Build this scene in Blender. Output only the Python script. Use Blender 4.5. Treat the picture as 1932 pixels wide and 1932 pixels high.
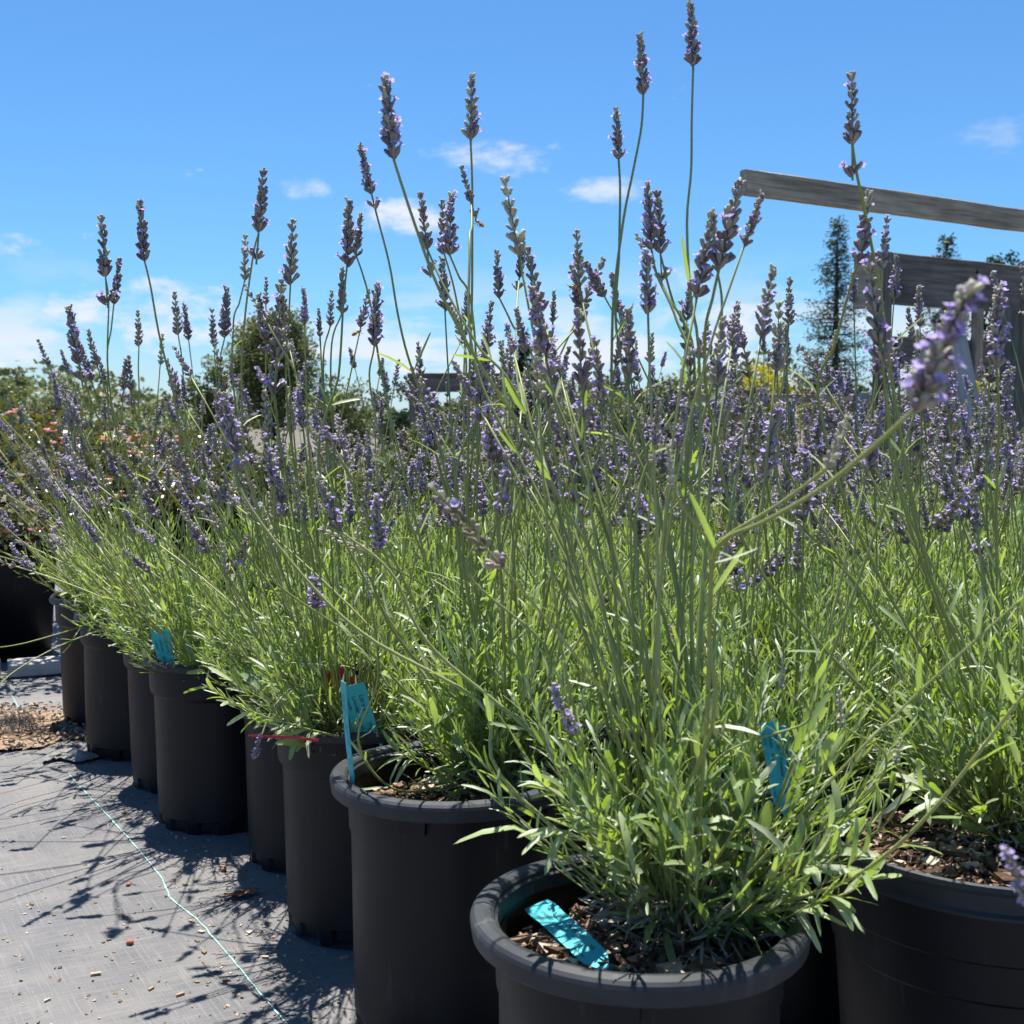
import bpy, math, random
import numpy as np
from mathutils import Matrix, Vector

for _o in list(bpy.data.objects):
    bpy.data.objects.remove(_o, do_unlink=True)
random.seed(7)
RNG = np.random.default_rng(11)
SC = bpy.context.scene
COL = SC.collection

# ------------------------------------------------------------------ camera
F = 2350.0                      # focal length in pixels of a 1932 px wide picture
PITCH = math.radians(4.28)
HC = 0.767
cam_d = bpy.data.cameras.new('camera')
cam = bpy.data.objects.new('camera', cam_d)
COL.objects.link(cam)
cam.location = (0, 0, HC)
cam.rotation_euler = (math.pi / 2 - PITCH, 0, 0)
cam_d.sensor_width = 36.0
cam_d.lens = 36.0 * F / 1932.0
cam_d.clip_start = 0.05
cam_d.clip_end = 2000
cam_d.dof.use_dof = True
cam_d.dof.focus_distance = 1.75
cam_d.dof.aperture_fstop = 15.0
SC.camera = cam
C0 = np.array([0, 0, HC])
FW = np.array([0, math.cos(PITCH), -math.sin(PITCH)])
UP = np.array([0, math.sin(PITCH), math.cos(PITCH)])
RT = np.array([1.0, 0, 0])

def at(u, v, d):
    return C0 + RT * ((u - 966) / F * d) + UP * (-(v - 966) / F * d) + FW * d

def ray(u, v):
    r = RT * ((u - 966) / F) + UP * (-(v - 966) / F) + FW
    return r / np.linalg.norm(r)

def on_z(u, v, z):
    r = ray(u, v)
    return C0 + r * ((z - HC) / r[2])

# ------------------------------------------------------------------ world, sun, exposure
SUN_EL = math.radians(74.0)
SUN_ROT = math.radians(-16.0)    # behind the plants, a little to the left
world = bpy.data.worlds.new('World')
SC.world = world
world.use_nodes = True

def build_world():
    nt = world.node_tree
    nt.nodes.clear()
    N, L = nt.nodes.new, nt.links.new
    out = N('ShaderNodeOutputWorld')
    bg = N('ShaderNodeBackground')
    bg.inputs['Strength'].default_value = 0.064
    L(bg.outputs[0], out.inputs[0])
    sky = N('ShaderNodeTexSky')
    sky.sky_type = 'NISHITA'
    sky.sun_disc = False
    sky.sun_elevation = SUN_EL
    sky.sun_rotation = SUN_ROT
    sky.air_density = 1.0
    sky.dust_density = 0.3
    sky.ozone_density = 3.0
    tc = N('ShaderNodeTexCoord')
    D = tc.outputs['Generated']

    def math_(op, a, b=None, c=None, clamp=False):
        n = N('ShaderNodeMath')
        n.operation = op
        n.use_clamp = clamp
        for i, x in enumerate((a, b, c)):
            if x is None:
                continue
            if hasattr(x, 'default_value'):
                L(x, n.inputs[i])
            else:
                n.inputs[i].default_value = x
        return n.outputs[0]

    def dot(vec):
        n = N('ShaderNodeVectorMath')
        n.operation = 'DOT_PRODUCT'
        L(D, n.inputs[0])
        n.inputs[1].default_value = tuple(vec)
        return n.outputs['Value']

    def noise(scale, detail, rough, sx=1, sy=1, sz=1):
        mp = N('ShaderNodeMapping')
        mp.inputs['Scale'].default_value = (sx, sy, sz)
        L(D, mp.inputs[0])
        n = N('ShaderNodeTexNoise')
        n.inputs['Scale'].default_value = scale
        n.inputs['Detail'].default_value = detail
        n.inputs['Roughness'].default_value = rough
        L(mp.outputs[0], n.inputs['Vector'])
        return n.outputs['Fac']

    def ramp(x, a, b):
        n = N('ShaderNodeMapRange')
        n.interpolation_type = 'SMOOTHSTEP'
        n.inputs['From Min'].default_value = a
        n.inputs['From Max'].default_value = b
        L(x, n.inputs['Value'])
        return n.outputs['Result']

    z = dot((0, 0, 1))
    n1 = noise(4.5, 5, 0.55, 1, 1, 3.2)
    n3 = noise(15, 6, 0.66, 1, 1, 2.2)
    n2 = n3
    # low bank of fair-weather cloud all round the horizon
    low = math_('MULTIPLY', ramp(n1, 0.48, 0.57), ramp(z, 0.135, 0.03))
    haze = math_('MULTIPLY', ramp(z, 0.09, -0.01), 0.5)
    cover = math_('MAXIMUM', low, haze)
    # sparse puffs higher up
    hi = math_('MULTIPLY', ramp(n2, 0.66, 0.76), ramp(z, 0.5, 0.2))
    cover = math_('MAXIMUM', cover, math_('MULTIPLY', hi, 0.55))
    puffs = [(880, 292, 115, 34, .8), (940, 312, 90, 20, .7), (775, 416, 105, 32, 1.0), (577, 352, 48, 20, .7), (1125, 357, 75, 22, .75),
             (20, 466, 62, 24, .9), (230, 600, 150, 52, 1.0), (345, 585, 110, 50, 1.0), (430, 640, 150, 50, .9), (1320, 525, 60, 26, .5),
             (1895, 248, 80, 28, .3), (1390, 640, 90, 60, .9), (60, 660, 140, 40, .8), (1180, 610, 140, 55, .6), (720, 610, 150, 45, .6)]
    for (u, v, w, h, s) in puffs:
        c = ray(u, v)
        r = np.cross(c, [0, 0, 1]); r /= np.linalg.norm(r)
        t = np.cross(r, c)
        a = math_('MULTIPLY', dot(r), F / w)
        b = math_('MULTIPLY', math_('ADD', dot(t), 0.0), F / h)
        q = math_('ADD', math_('MULTIPLY', a, a), math_('MULTIPLY', b, b))
        q = math_('ADD', q, math_('MULTIPLY', math_('SUBTRACT', n3, 0.5), 8.5))
        m = math_('MULTIPLY', ramp(q, 1.3, -1.1), s)
        m = math_('MULTIPLY', m, math_('GREATER_THAN', dot(c), 0.5))
        cover = math_('MAXIMUM', cover, m)
    mix = N('ShaderNodeMix')
    mix.data_type = 'RGBA'
    L(cover, mix.inputs['Factor'])
    # photographic blue: the sky of the place is a clear saturated one
    tint = N('ShaderNodeMix'); tint.data_type = 'RGBA'; tint.blend_type = 'MULTIPLY'
    tint.inputs['Factor'].default_value = 1.0
    L(sky.outputs[0], tint.inputs['A'])
    tint.inputs['B'].default_value = (0.50, 0.86, 1.17, 1)
    L(tint.outputs['Result'], mix.inputs['A'])
    mix.inputs['B'].default_value = (6.6, 6.9, 7.5, 1)
    L(mix.outputs['Result'], bg.inputs['Color'])

build_world()
world.cycles.sampling_method = 'NONE'
sun_d = bpy.data.lights.new('sun', 'SUN')
sun_d.energy = 5.0
sun_d.angle = math.radians(0.53)
sun_d.color = (1.0, 0.95, 0.87)
sun = bpy.data.objects.new('sun', sun_d)
COL.objects.link(sun)
SUNV = Vector((math.sin(SUN_ROT) * math.cos(SUN_EL), math.cos(SUN_ROT) * math.cos(SUN_EL), math.sin(SUN_EL)))
sun.rotation_euler = SUNV.to_track_quat('Z', 'Y').to_euler()
SC.view_settings.view_transform = 'Standard'
SC.view_settings.look = 'None'
SC.view_settings.gamma = 1.0
SC.view_settings.exposure = 1.05
SC.render.engine = 'CYCLES'
SC.cycles.max_bounces = 4
SC.cycles.adaptive_threshold = 0.03
SC.cycles.diffuse_bounces = 2
SC.cycles.glossy_bounces = 2
SC.cycles.transmission_bounces = 3
SC.cycles.transparent_max_bounces = 6

# ------------------------------------------------------------------ helpers
def tag(o, label=None, cat=None, group=None, kind=None):
    if label: o['label'] = label
    if cat: o['category'] = cat
    if group: o['group'] = group
    if kind: o['kind'] = kind
    return o

def empty(name, loc=(0, 0, 0), rz=0.0):
    o = bpy.data.objects.new(name, None)
    COL.objects.link(o)
    o.empty_display_size = 0.05
    o.location = loc
    o.rotation_euler = (0, 0, rz)
    return o

def link(name, me, parent=None, mat=None):
    o = bpy.data.objects.new(name, me)
    COL.objects.link(o)
    if parent is not None:
        o.parent = parent
    if mat is not None:
        o.matrix_local = mat
    return o

def unit(a):
    a = np.asarray(a, float)
    return a / (np.linalg.norm(a, axis=-1, keepdims=True) + 1e-12)

class Acc:
    """collects stamped templates and tubes, built as one mesh"""
    def __init__(s):
        s.v = []; s.n = 0; s.loops = []; s.sizes = []; s.mi = []; s.col = []

    def raw(s, verts, faces, mi=0, tint=(0.5, 0.5, 0.5)):
        verts = np.asarray(verts, float)
        s.v.append(verts)
        for f in faces:
            s.loops.append(np.asarray(f, int) + s.n)
            s.sizes.append(np.array([len(f)]))
            s.mi.append(np.array([mi]))
        t = np.asarray(tint, float)
        s.col.append(np.broadcast_to(t, (len(verts), 3)))
        s.n += len(verts)

    def stamp(s, tmpl, M, O, mi=0, tint=None):
        tv, tf = tmpl[:2]
        tv = np.asarray(tv, float)
        M = np.asarray(M, float).reshape(-1, 3, 3); O = np.asarray(O, float).reshape(-1, 3)
        n, k = len(O), len(tv)
        if n == 0:
            return
        vv = np.einsum('nij,kj->nki', M, tv) + O[:, None, :]
        s.v.append(vv.reshape(-1, 3))
        flat = np.concatenate([np.asarray(f, int) for f in tf])
        sz = np.array([len(f) for f in tf])
        s.loops.append((flat[None, :] + (np.arange(n) * k)[:, None] + s.n).ravel())
        s.sizes.append(np.tile(sz, n))
        s.mi.append(np.full(n * len(tf), mi))
        if tint is None:
            tint = np.full((n, 3), 0.5)
        tint = np.asarray(tint, float).reshape(-1, 3)
        if len(tint) == 1:
            tint = np.repeat(tint, n, 0)
        s.col.append(np.repeat(tint, k, 0))
        s.n += n * k

    def tube(s, pts, rad, sides=5, mi=0, tint=(0.5, 0.5, 0.5), cap=True):
        pts = np.asarray(pts, float)
        m = len(pts)
        rad = np.broadcast_to(np.asarray(rad, float), (m,))
        tan = unit(np.gradient(pts, axis=0))
        ref = np.array([0, 0, 1.0]) if abs(tan[0][2]) < 0.9 else np.array([1.0, 0, 0])
        x = unit(np.cross(ref, tan[0]))
        ang = np.arange(sides) * 2 * math.pi / sides
        vs = []
        for i in range(m):
            x = unit(x - tan[i] * np.dot(x, tan[i]))
            y = np.cross(tan[i], x)
            vs.append(pts[i] + rad[i] * (np.cos(ang)[:, None] * x + np.sin(ang)[:, None] * y))
        vs = np.concatenate(vs)
        i = np.arange(m - 1)[:, None] * sides; j = np.arange(sides)[None, :]; j2 = (j + 1) % sides
        q = np.stack([i + j, i + j2, i + sides + j2, i + sides + j], -1).reshape(-1)
        s.v.append(vs)
        s.loops.append(q + s.n); s.sizes.append(np.full((m - 1) * sides, 4)); s.mi.append(np.full((m - 1) * sides, mi))
        if cap:
            s.loops.append(np.arange(sides)[::-1] + s.n); s.sizes.append(np.array([sides])); s.mi.append(np.array([mi]))
            s.loops.append(np.arange(sides) + s.n + (m - 1) * sides); s.sizes.append(np.array([sides])); s.mi.append(np.array([mi]))
        s.col.append(np.broadcast_to(np.asarray(tint, float), (len(vs), 3)))
        s.n += len(vs)

    def box(s, c, size, rot=None, mi=0, tint=(0.5, 0.5, 0.5), bev=0.0):
        h = np.asarray(size, float) / 2
        v, f = bevel_box(h, bev)
        if rot is not None:
            v = v @ np.asarray(rot).T
        s.raw(v + np.asarray(c, float), f, mi, tint)

    def mesh(s, name, mats, smooth=True):
        me = bpy.data.meshes.new(name)
        v = np.concatenate(s.v); lo = np.concatenate(s.loops); sz = np.concatenate(s.sizes); mi = np.concatenate(s.mi)
        me.vertices.add(len(v)); me.vertices.foreach_set('co', v.ravel())
        me.loops.add(len(lo)); me.loops.foreach_set('vertex_index', lo.astype(np.int32))
        me.polygons.add(len(sz))
        st = np.concatenate([[0], np.cumsum(sz)[:-1]])
        me.polygons.foreach_set('loop_start', st.astype(np.int32))
        me.polygons.foreach_set('loop_total', sz.astype(np.int32))
        for m in (mats if isinstance(mats, (list, tuple)) else [mats]):
            me.materials.append(m)
        me.polygons.foreach_set('material_index', mi.astype(np.int32))
        me.polygons.foreach_set('use_smooth', np.full(len(sz), smooth))
        at_ = me.attributes.new('tint', 'FLOAT_COLOR', 'POINT')
        c = np.ones((len(v), 4)); c[:, :3] = np.concatenate(s.col)
        at_.data.foreach_set('color', c.ravel())
        me.update(calc_edges=True)
        me.validate()
        return me

def bevel_box(h, b):
    hx, hy, hz = h
    if b <= 0:
        v = np.array([[x, y, z] for x in (-hx, hx) for y in (-hy, hy) for z in (-hz, hz)])
        return v, [(0, 1, 3, 2), (4, 6, 7, 5), (0, 4, 5, 1), (2, 3, 7, 6), (0, 2, 6, 4), (1, 5, 7, 3)]
    # chamfered along the longest axis
    ax = int(np.argmax(h)); o = [i for i in range(3) if i != ax]
    a, c = h[o[0]], h[o[1]]
    ring = [(-a + b, -c), (a - b, -c), (a, -c + b), (a, c - b), (a - b, c), (-a + b, c), (-a, c - b), (-a, -c + b)]
    v = []
    for e in (-h[ax], h[ax]):
        for (p, q) in ring:
            w = [0, 0, 0]; w[ax] = e; w[o[0]] = p; w[o[1]] = q
            v.append(w)
    f = [(i, (i + 1) % 8, 8 + (i + 1) % 8, 8 + i) for i in range(8)] + [tuple(range(7, -1, -1)), tuple(range(8, 16))]
    return np.array(v, float), f

def basis(d, nref, w, l, t=None):
    """columns: side*w, dir*l, normal*t  (arrays)"""
    d = unit(d); nref = np.broadcast_to(np.asarray(nref, float), d.shape)
    sd = np.cross(d, nref)
    bad = np.linalg.norm(sd, axis=-1) < 1e-3
    if np.any(bad):
        sd[bad] = np.cross(d[bad], np.array([1.0, 0.13, 0.2]))
    sd = unit(sd); nn = np.cross(sd, d)
    w = np.broadcast_to(np.asarray(w, float), d.shape[:1]); l = np.broadcast_to(np.asarray(l, float), d.shape[:1])
    t = w if t is None else np.broadcast_to(np.asarray(t, float), d.shape[:1])
    return np.stack([sd * w[:, None], d * l[:, None], nn * t[:, None]], -1)

def rdir(n, up=0.0):
    a = RNG.normal(size=(n, 3)); a[:, 2] += up
    return unit(a)

# templates: local X side (half width 1), Y along (0..1), Z normal
def leaf_tmpl(curl=0.0, side=0.0, fold=0.25, ws=(0.45, 1.0, 0.95, 0.6)):
    v = []
    z = lambda t: curl * t * t          # Z is scaled by the width, so curl is in widths
    v += [(-ws[0], 0, 0), (ws[0], 0, 0)]
    for t, w in ((.32, ws[1]), (.72, ws[2]), (.94, ws[3])):
        v += [(-w + side * t * t, t, z(t) + fold * w), (side * t * t, t, z(t)), (w + side * t * t, t, z(t) + fold * w)]
    v += [(side, 1.0, z(1))]
    f = [(0, 1, 3), (0, 3, 2), (1, 4, 3), (2, 3, 6, 5), (3, 4, 7, 6), (5, 6, 9, 8), (6, 7, 10, 9), (8, 9, 11), (9, 10, 11)]
    return np.array(v), f
LEAVES = [leaf_tmpl(0), leaf_tmpl(-5, 1.0), leaf_tmpl(-9, -1.2), leaf_tmpl(4, 0.6), leaf_tmpl(-3, -2.2)]
LEAF_BROAD = leaf_tmpl(-0.5, 0.1, 0.22, (0.2, 1.0, 0.85, .4))

def ovoid(sides=5, prof=((0, .30), (.25, .72), (.68, 1.0), (.93, .88), (1.0, .45))):
    v = []; f = []
    for (y, r) in prof:
        for k in range(sides):
            a = 2 * math.pi * k / sides
            v.append((r * math.cos(a), y, r * math.sin(a)))
    for i in range(len(prof) - 1):
        for k in range(sides):
            k2 = (k + 1) % sides
            f.append((i * sides + k, (i + 1) * sides + k, (i + 1) * sides + k2, i * sides + k2))
    f.append(tuple((len(prof) - 1) * sides + k for k in range(sides))[::-1])
    return np.array(v), f
CALYX = ovoid(5)
PETAL = (np.array([(-.25, 0, 0), (.25, 0, 0), (-.55, .6, .12), (.55, .6, .12), (-.28, 1, .05), (.28, 1, .05), (0, .5, -.1)]),
         [(0, 1, 6), (0, 6, 2), (1, 3, 6), (2, 6, 4), (6, 3, 5), (4, 6, 5)])

def chip_tmpl(seed):
    r = np.random.default_rng(seed)
    v, f = bevel_box(np.array([1, 1, 1.0]), 0)
    v = v + r.uniform(-.38, .38, v.shape)
    return v, f
CHIPS = [chip_tmpl(s) for s in range(6)]

# ------------------------------------------------------------------ materials
MATS = {}
def nodes_mat(name):
    m = bpy.data.materials.new(name)
    m.use_nodes = True
    nt = m.node_tree
    nt.nodes.clear()
    out = nt.nodes.new('ShaderNodeOutputMaterial')
    MATS[name] = m
    return m, nt, nt.nodes.new, nt.links.new, out

def ramp_node(N, stops, interp='LINEAR'):
    r = N('ShaderNodeValToRGB')
    cr = r.color_ramp
    cr.interpolation = interp
    while len(cr.elements) > 1:
        cr.elements.remove(cr.elements[-1])
    cr.elements[0].position = stops[0][0]; cr.elements[0].color = (*stops[0][1], 1)
    for p, c in stops[1:]:
        e = cr.elements.new(p); e.color = (*c, 1)
    return r

def leaf_mat(name, stops, trans=0.42, tstops=None, gloss=0.06, rough=0.5):
    m, nt, N, L, out = nodes_mat(name)
    a = N('ShaderNodeAttribute'); a.attribute_name = 'tint'
    sep = N('ShaderNodeSeparateColor'); L(a.outputs['Color'], sep.inputs[0])
    r = ramp_node(N, stops); L(sep.outputs[0], r.inputs[0])
    d = N('ShaderNodeBsdfDiffuse'); L(r.outputs[0], d.inputs[0])
    t = N('ShaderNodeBsdfTranslucent')
    if tstops:
        r2 = ramp_node(N, tstops); L(sep.outputs[0], r2.inputs[0]); L(r2.outputs[0], t.inputs[0])
    else:
        L(r.outputs[0], t.inputs[0])
    mx = N('ShaderNodeMixShader'); mx.inputs[0].default_value = trans
    L(d.outputs[0], mx.inputs[1]); L(t.outputs[0], mx.inputs[2])
    gl = N('ShaderNodeBsdfGlossy'); gl.inputs['Roughness'].default_value = rough; gl.inputs['Color'].default_value = (.9, .95, 1, 1)
    m2 = N('ShaderNodeMixShader'); m2.inputs[0].default_value = gloss
    L(mx.outputs[0], m2.inputs[1]); L(gl.outputs[0], m2.inputs[2])
    L(m2.outputs[0], out.inputs[0])
    return m

leaf_mat('lavender_leaf', [(0, (.12, .18, .06)), (.4, (.20, .28, .10)), (.75, (.31, .375, .17)), (1, (.54, .57, .39))],
         .39, [(0, (.20, .32, .03)), (.5, (.34, .50, .04)), (1, (.48, .63, .06))], .05, .5)
leaf_mat('stalk_green', [(0, (.17, .215, .055)), (.5, (.275, .32, .09)), (1, (.44, .46, .17))], .18, None, .05, .45)
leaf_mat('calyx_grey', [(0, (.19, .135, .165)), (.3, (.30, .245, .255)), (.65, (.43, .395, .305)), (1, (.62, .61, .43))], .34, None, .05, .55)
leaf_mat('corolla_violet', [(0, (.33, .25, .52)), (.5, (.47, .38, .68)), (1, (.60, .52, .80))], .45,
         [(0, (.44, .33, .68)), (1, (.66, .55, .88))], .03, .6)
leaf_mat('dry_stem', [(0, (.09, .07, .05)), (.5, (.25, .215, .15)), (1, (.45, .42, .33))], .1, None, .04, .6)
leaf_mat('tree_dark', [(0, (.014, .024, .010)), (.5, (.032, .052, .018)), (1, (.075, .105, .035))], .25, None, .03, .5)
leaf_mat('tree_grey', [(0, (.030, .042, .026)), (.5, (.065, .085, .05)), (1, (.13, .15, .09))], .25, None, .03, .5)
leaf_mat('tree_olive', [(0, (.05, .07, .02)), (.5, (.12, .15, .045)), (1, (.24, .25, .09))], .3, None, .03, .5)
leaf_mat('hedge_pale', [(0, (.10, .13, .045)), (.5, (.20, .23, .08)), (1, (.36, .36, .17))], .3, None, .03, .5)
leaf_mat('leaf_yellow', [(0, (.22, .20, .012)), (.5, (.42, .38, .02)), (1, (.60, .54, .04))], .35, None, .02, .5)
leaf_mat('bush_leaf', [(0, (.03, .036, .010)), (.5, (.065, .072, .018)), (1, (.15, .15, .04))], .25,
         [(0, (.14, .13, .01)), (1, (.26, .24, .02))], .09, .25)
leaf_mat('pink_petal', [(0, (.62, .17, .19)), (.5, (.78, .32, .34)), (1, (.85, .52, .50))], .35, None, .03, .5)

def chip_mat(name, stops, scale=180):
    m, nt, N, L, out = nodes_mat(name)
    a = N('ShaderNodeAttribute'); a.attribute_name = 'tint'
    sep = N('ShaderNodeSeparateColor'); L(a.outputs['Color'], sep.inputs[0])
    no = N('ShaderNodeTexNoise'); no.inputs['Scale'].default_value = scale; no.inputs['Detail'].default_value = 4
    g = N('ShaderNodeNewGeometry'); L(g.outputs['Position'], no.inputs['Vector'])
    ad = N('ShaderNodeMath'); ad.operation = 'MULTIPLY_ADD'; L(no.outputs['Fac'], ad.inputs[0]); ad.inputs[1].default_value = 0.45
    sb = N('ShaderNodeMath'); sb.operation = 'SUBTRACT'; L(sep.outputs[0], sb.inputs[0]); sb.inputs[1].default_value = 0.22
    L(sb.outputs[0], ad.inputs[2])
    r = ramp_node(N, stops); L(ad.outputs[0], r.inputs[0])
    p = N('ShaderNodeBsdfPrincipled'); p.inputs['Roughness'].default_value = .85; p.inputs['Specular IOR Level'].default_value = .25
    L(r.outputs[0], p.inputs['Base Color'])
    bp = N('ShaderNodeBump'); bp.inputs['Strength'].default_value = .4; bp.inputs['Distance'].default_value = .002
    L(no.outputs['Fac'], bp.inputs['Height']); L(bp.outputs[0], p.inputs['Normal'])
    L(p.outputs[0], out.inputs[0])
    return m
chip_mat('bark', [(0, (.018, .011, .007)), (.3, (.06, .034, .02)), (.55, (.15, .085, .05)), (.8, (.30, .21, .14)), (1, (.48, .41, .32))])
chip_mat('pale_bark', [(0, (.09, .055, .035)), (.3, (.18, .12, .08)), (.6, (.30, .215, .145)), (1, (.52, .44, .33))])
chip_mat('terracotta', [(0, (.22, .06, .03)), (1, (.45, .17, .09))])

def plastic_mat(name, stops):
    m, nt, N, L, out = nodes_mat(name)
    tc = N('ShaderNodeTexCoord')
    oi = N('ShaderNodeObjectInfo')
    av = N('ShaderNodeVectorMath'); av.operation = 'ADD'
    sc = N('ShaderNodeVectorMath'); sc.operation = 'SCALE'; sc.inputs['Scale'].default_value = 9.0
    cb = N('ShaderNodeCombineXYZ'); L(oi.outputs['Random'], cb.inputs[0]); L(oi.outputs['Random'], cb.inputs[2])
    L(cb.outputs[0], sc.inputs[0])
    L(tc.outputs['Object'], av.inputs[0]); L(sc.outputs[0], av.inputs[1])
    n1 = N('ShaderNodeTexNoise'); n1.inputs['Scale'].default_value = 9; n1.inputs['Detail'].default_value = 6; n1.inputs['Roughness'].default_value = .65
    L(av.outputs[0], n1.inputs['Vector'])
    mp = N('ShaderNodeMapping'); mp.inputs['Scale'].default_value = (60, 60, 5); L(av.outputs[0], mp.inputs[0])
    n2 = N('ShaderNodeTexNoise'); n2.inputs['Scale'].default_value = 1.5; n2.inputs['Detail'].default_value = 3
    L(mp.outputs[0], n2.inputs['Vector'])
    n3 = N('ShaderNodeTexNoise'); n3.inputs['Scale'].default_value = 260; n3.inputs['Detail'].default_value = 2
    L(av.outputs[0], n3.inputs['Vector'])
    mr = N('ShaderNodeMapRange'); mr.inputs['From Min'].default_value = .42; mr.inputs['From Max'].default_value = .75; L(n1.outputs['Fac'], mr.inputs['Value'])
    mr2 = N('ShaderNodeMapRange'); mr2.inputs['From Min'].default_value = .60; mr2.inputs['From Max'].default_value = .72; L(n2.outputs['Fac'], mr2.inputs['Value'])
    mr3 = N('ShaderNodeMapRange'); mr3.inputs['From Min'].default_value = .70; mr3.inputs['From Max'].default_value = .74; L(n3.outputs['Fac'], mr3.inputs['Value'])
    s1 = N('ShaderNodeMath'); s1.operation = 'MULTIPLY'; L(mr.outputs[0], s1.inputs[0]); s1.inputs[1].default_value = .55
    s2 = N('ShaderNodeMath'); s2.operation = 'MULTIPLY_ADD'; L(mr2.outputs[0], s2.inputs[0]); s2.inputs[1].default_value = .34; L(s1.outputs[0], s2.inputs[2])
    s3 = N('ShaderNodeMath'); s3.operation = 'MULTIPLY_ADD'; L(mr3.outputs[0], s3.inputs[0]); s3.inputs[1].default_value = .30; L(s2.outputs[0], s3.inputs[2])
    r = ramp_node(N, stops)
    L(s3.outputs[0], r.inputs[0])
    p = N('ShaderNodeBsdfPrincipled')
    L(r.outputs[0], p.inputs['Base Color'])
    ro = N('ShaderNodeMapRange'); ro.inputs['To Min'].default_value = .40; ro.inputs['To Max'].default_value = .62; L(n1.outputs['Fac'], ro.inputs['Value'])
    L(ro.outputs[0], p.inputs['Roughness'])
    p.inputs['Specular IOR Level'].default_value = .32
    bp = N('ShaderNodeBump'); bp.inputs['Strength'].default_value = .12; bp.inputs['Distance'].default_value = .002
    L(n1.outputs['Fac'], bp.inputs['Height']); L(bp.outputs[0], p.inputs['Normal'])
    L(p.outputs[0], out.inputs[0])
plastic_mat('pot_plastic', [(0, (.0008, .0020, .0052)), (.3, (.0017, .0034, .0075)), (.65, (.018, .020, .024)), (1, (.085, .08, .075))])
plastic_mat('lip_plastic', [(0, (.022, .025, .029)), (.3, (.034, .038, .043)), (.65, (.068, .072, .076)), (1, (.20, .19, .17))])  # faded lip; sun falling on the rim is also put into this paler colour

def simple_mat(name, col, rough=.5, spec=.5, noise=None, emit=None):
    m, nt, N, L, out = nodes_mat(name)
    p = N('ShaderNodeBsdfPrincipled')
    p.inputs['Base Color'].default_value = (*col, 1)
    p.inputs['Roughness'].default_value = rough
    p.inputs['Specular IOR Level'].default_value = spec
    if noise:
        sc, lo, hi = noise
        tc = N('ShaderNodeTexCoord')
        n = N('ShaderNodeTexNoise'); n.inputs['Scale'].default_value = sc; n.inputs['Detail'].default_value = 5
        L(tc.outputs['Object'], n.inputs['Vector'])
        r = ramp_node(N, [(.3, tuple(c * lo for c in col)), (.7, tuple(min(1, c * hi) for c in col))])
        L(n.outputs['Fac'], r.inputs[0]); L(r.outputs[0], p.inputs['Base Color'])
    L(p.outputs[0], out.inputs[0])
    return m
simple_mat('ink', (.012, .02, .03), .6)
simple_mat('red_plastic', (.55, .015, .04), .35, .5, (30, .8, 1.15))
simple_mat('bee_dark', (.03, .018, .01), .5)
simple_mat('bee_amber', (.55, .26, .05), .45)
simple_mat('white_panel', (.72, .73, .74), .6, .3, (3, .9, 1.05))
simple_mat('paver', (.40, .385, .36), .8, .3, (20, .8, 1.1))
simple_mat('dead_leaf', (.20, .07, .03), .6, .4, (60, .6, 1.3))

def tag_mat():
    m, nt, N, L, out = nodes_mat('tag_turquoise')
    tc = N('ShaderNodeTexCoord')
    n = N('ShaderNodeTexNoise'); n.inputs['Scale'].default_value = 45; n.inputs['Detail'].default_value = 5
    L(tc.outputs['Object'], n.inputs['Vector'])
    r = ramp_node(N, [(.3, (.045, .55, .62)), (.7, (.055, .62, .68))]); L(n.outputs['Fac'], r.inputs[0])
    p = N('ShaderNodeBsdfPrincipled'); p.inputs['Roughness'].default_value = .45
    L(r.outputs[0], p.inputs['Base Color'])
    t = N('ShaderNodeBsdfTranslucent'); t.inputs[0].default_value = (.03, .50, .62, 1)
    mx = N('ShaderNodeMixShader'); mx.inputs[0].default_value = .3
    L(p.outputs[0], mx.inputs[1]); L(t.outputs[0], mx.inputs[2]); L(mx.outputs[0], out.inputs[0])
tag_mat()

def wing_mat():
    m, nt, N, L, out = nodes_mat('wing')
    t = N('ShaderNodeBsdfTransparent'); p = N('ShaderNodeBsdfPrincipled')
    p.inputs['Base Color'].default_value = (.7, .65, .55, 1); p.inputs['Roughness'].default_value = .2
    mx = N('ShaderNodeMixShader'); mx.inputs[0].default_value = .45
    L(t.outputs[0], mx.inputs[1]); L(p.outputs[0], mx.inputs[2]); L(mx.outputs[0], out.inputs[0])
wing_mat()

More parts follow.
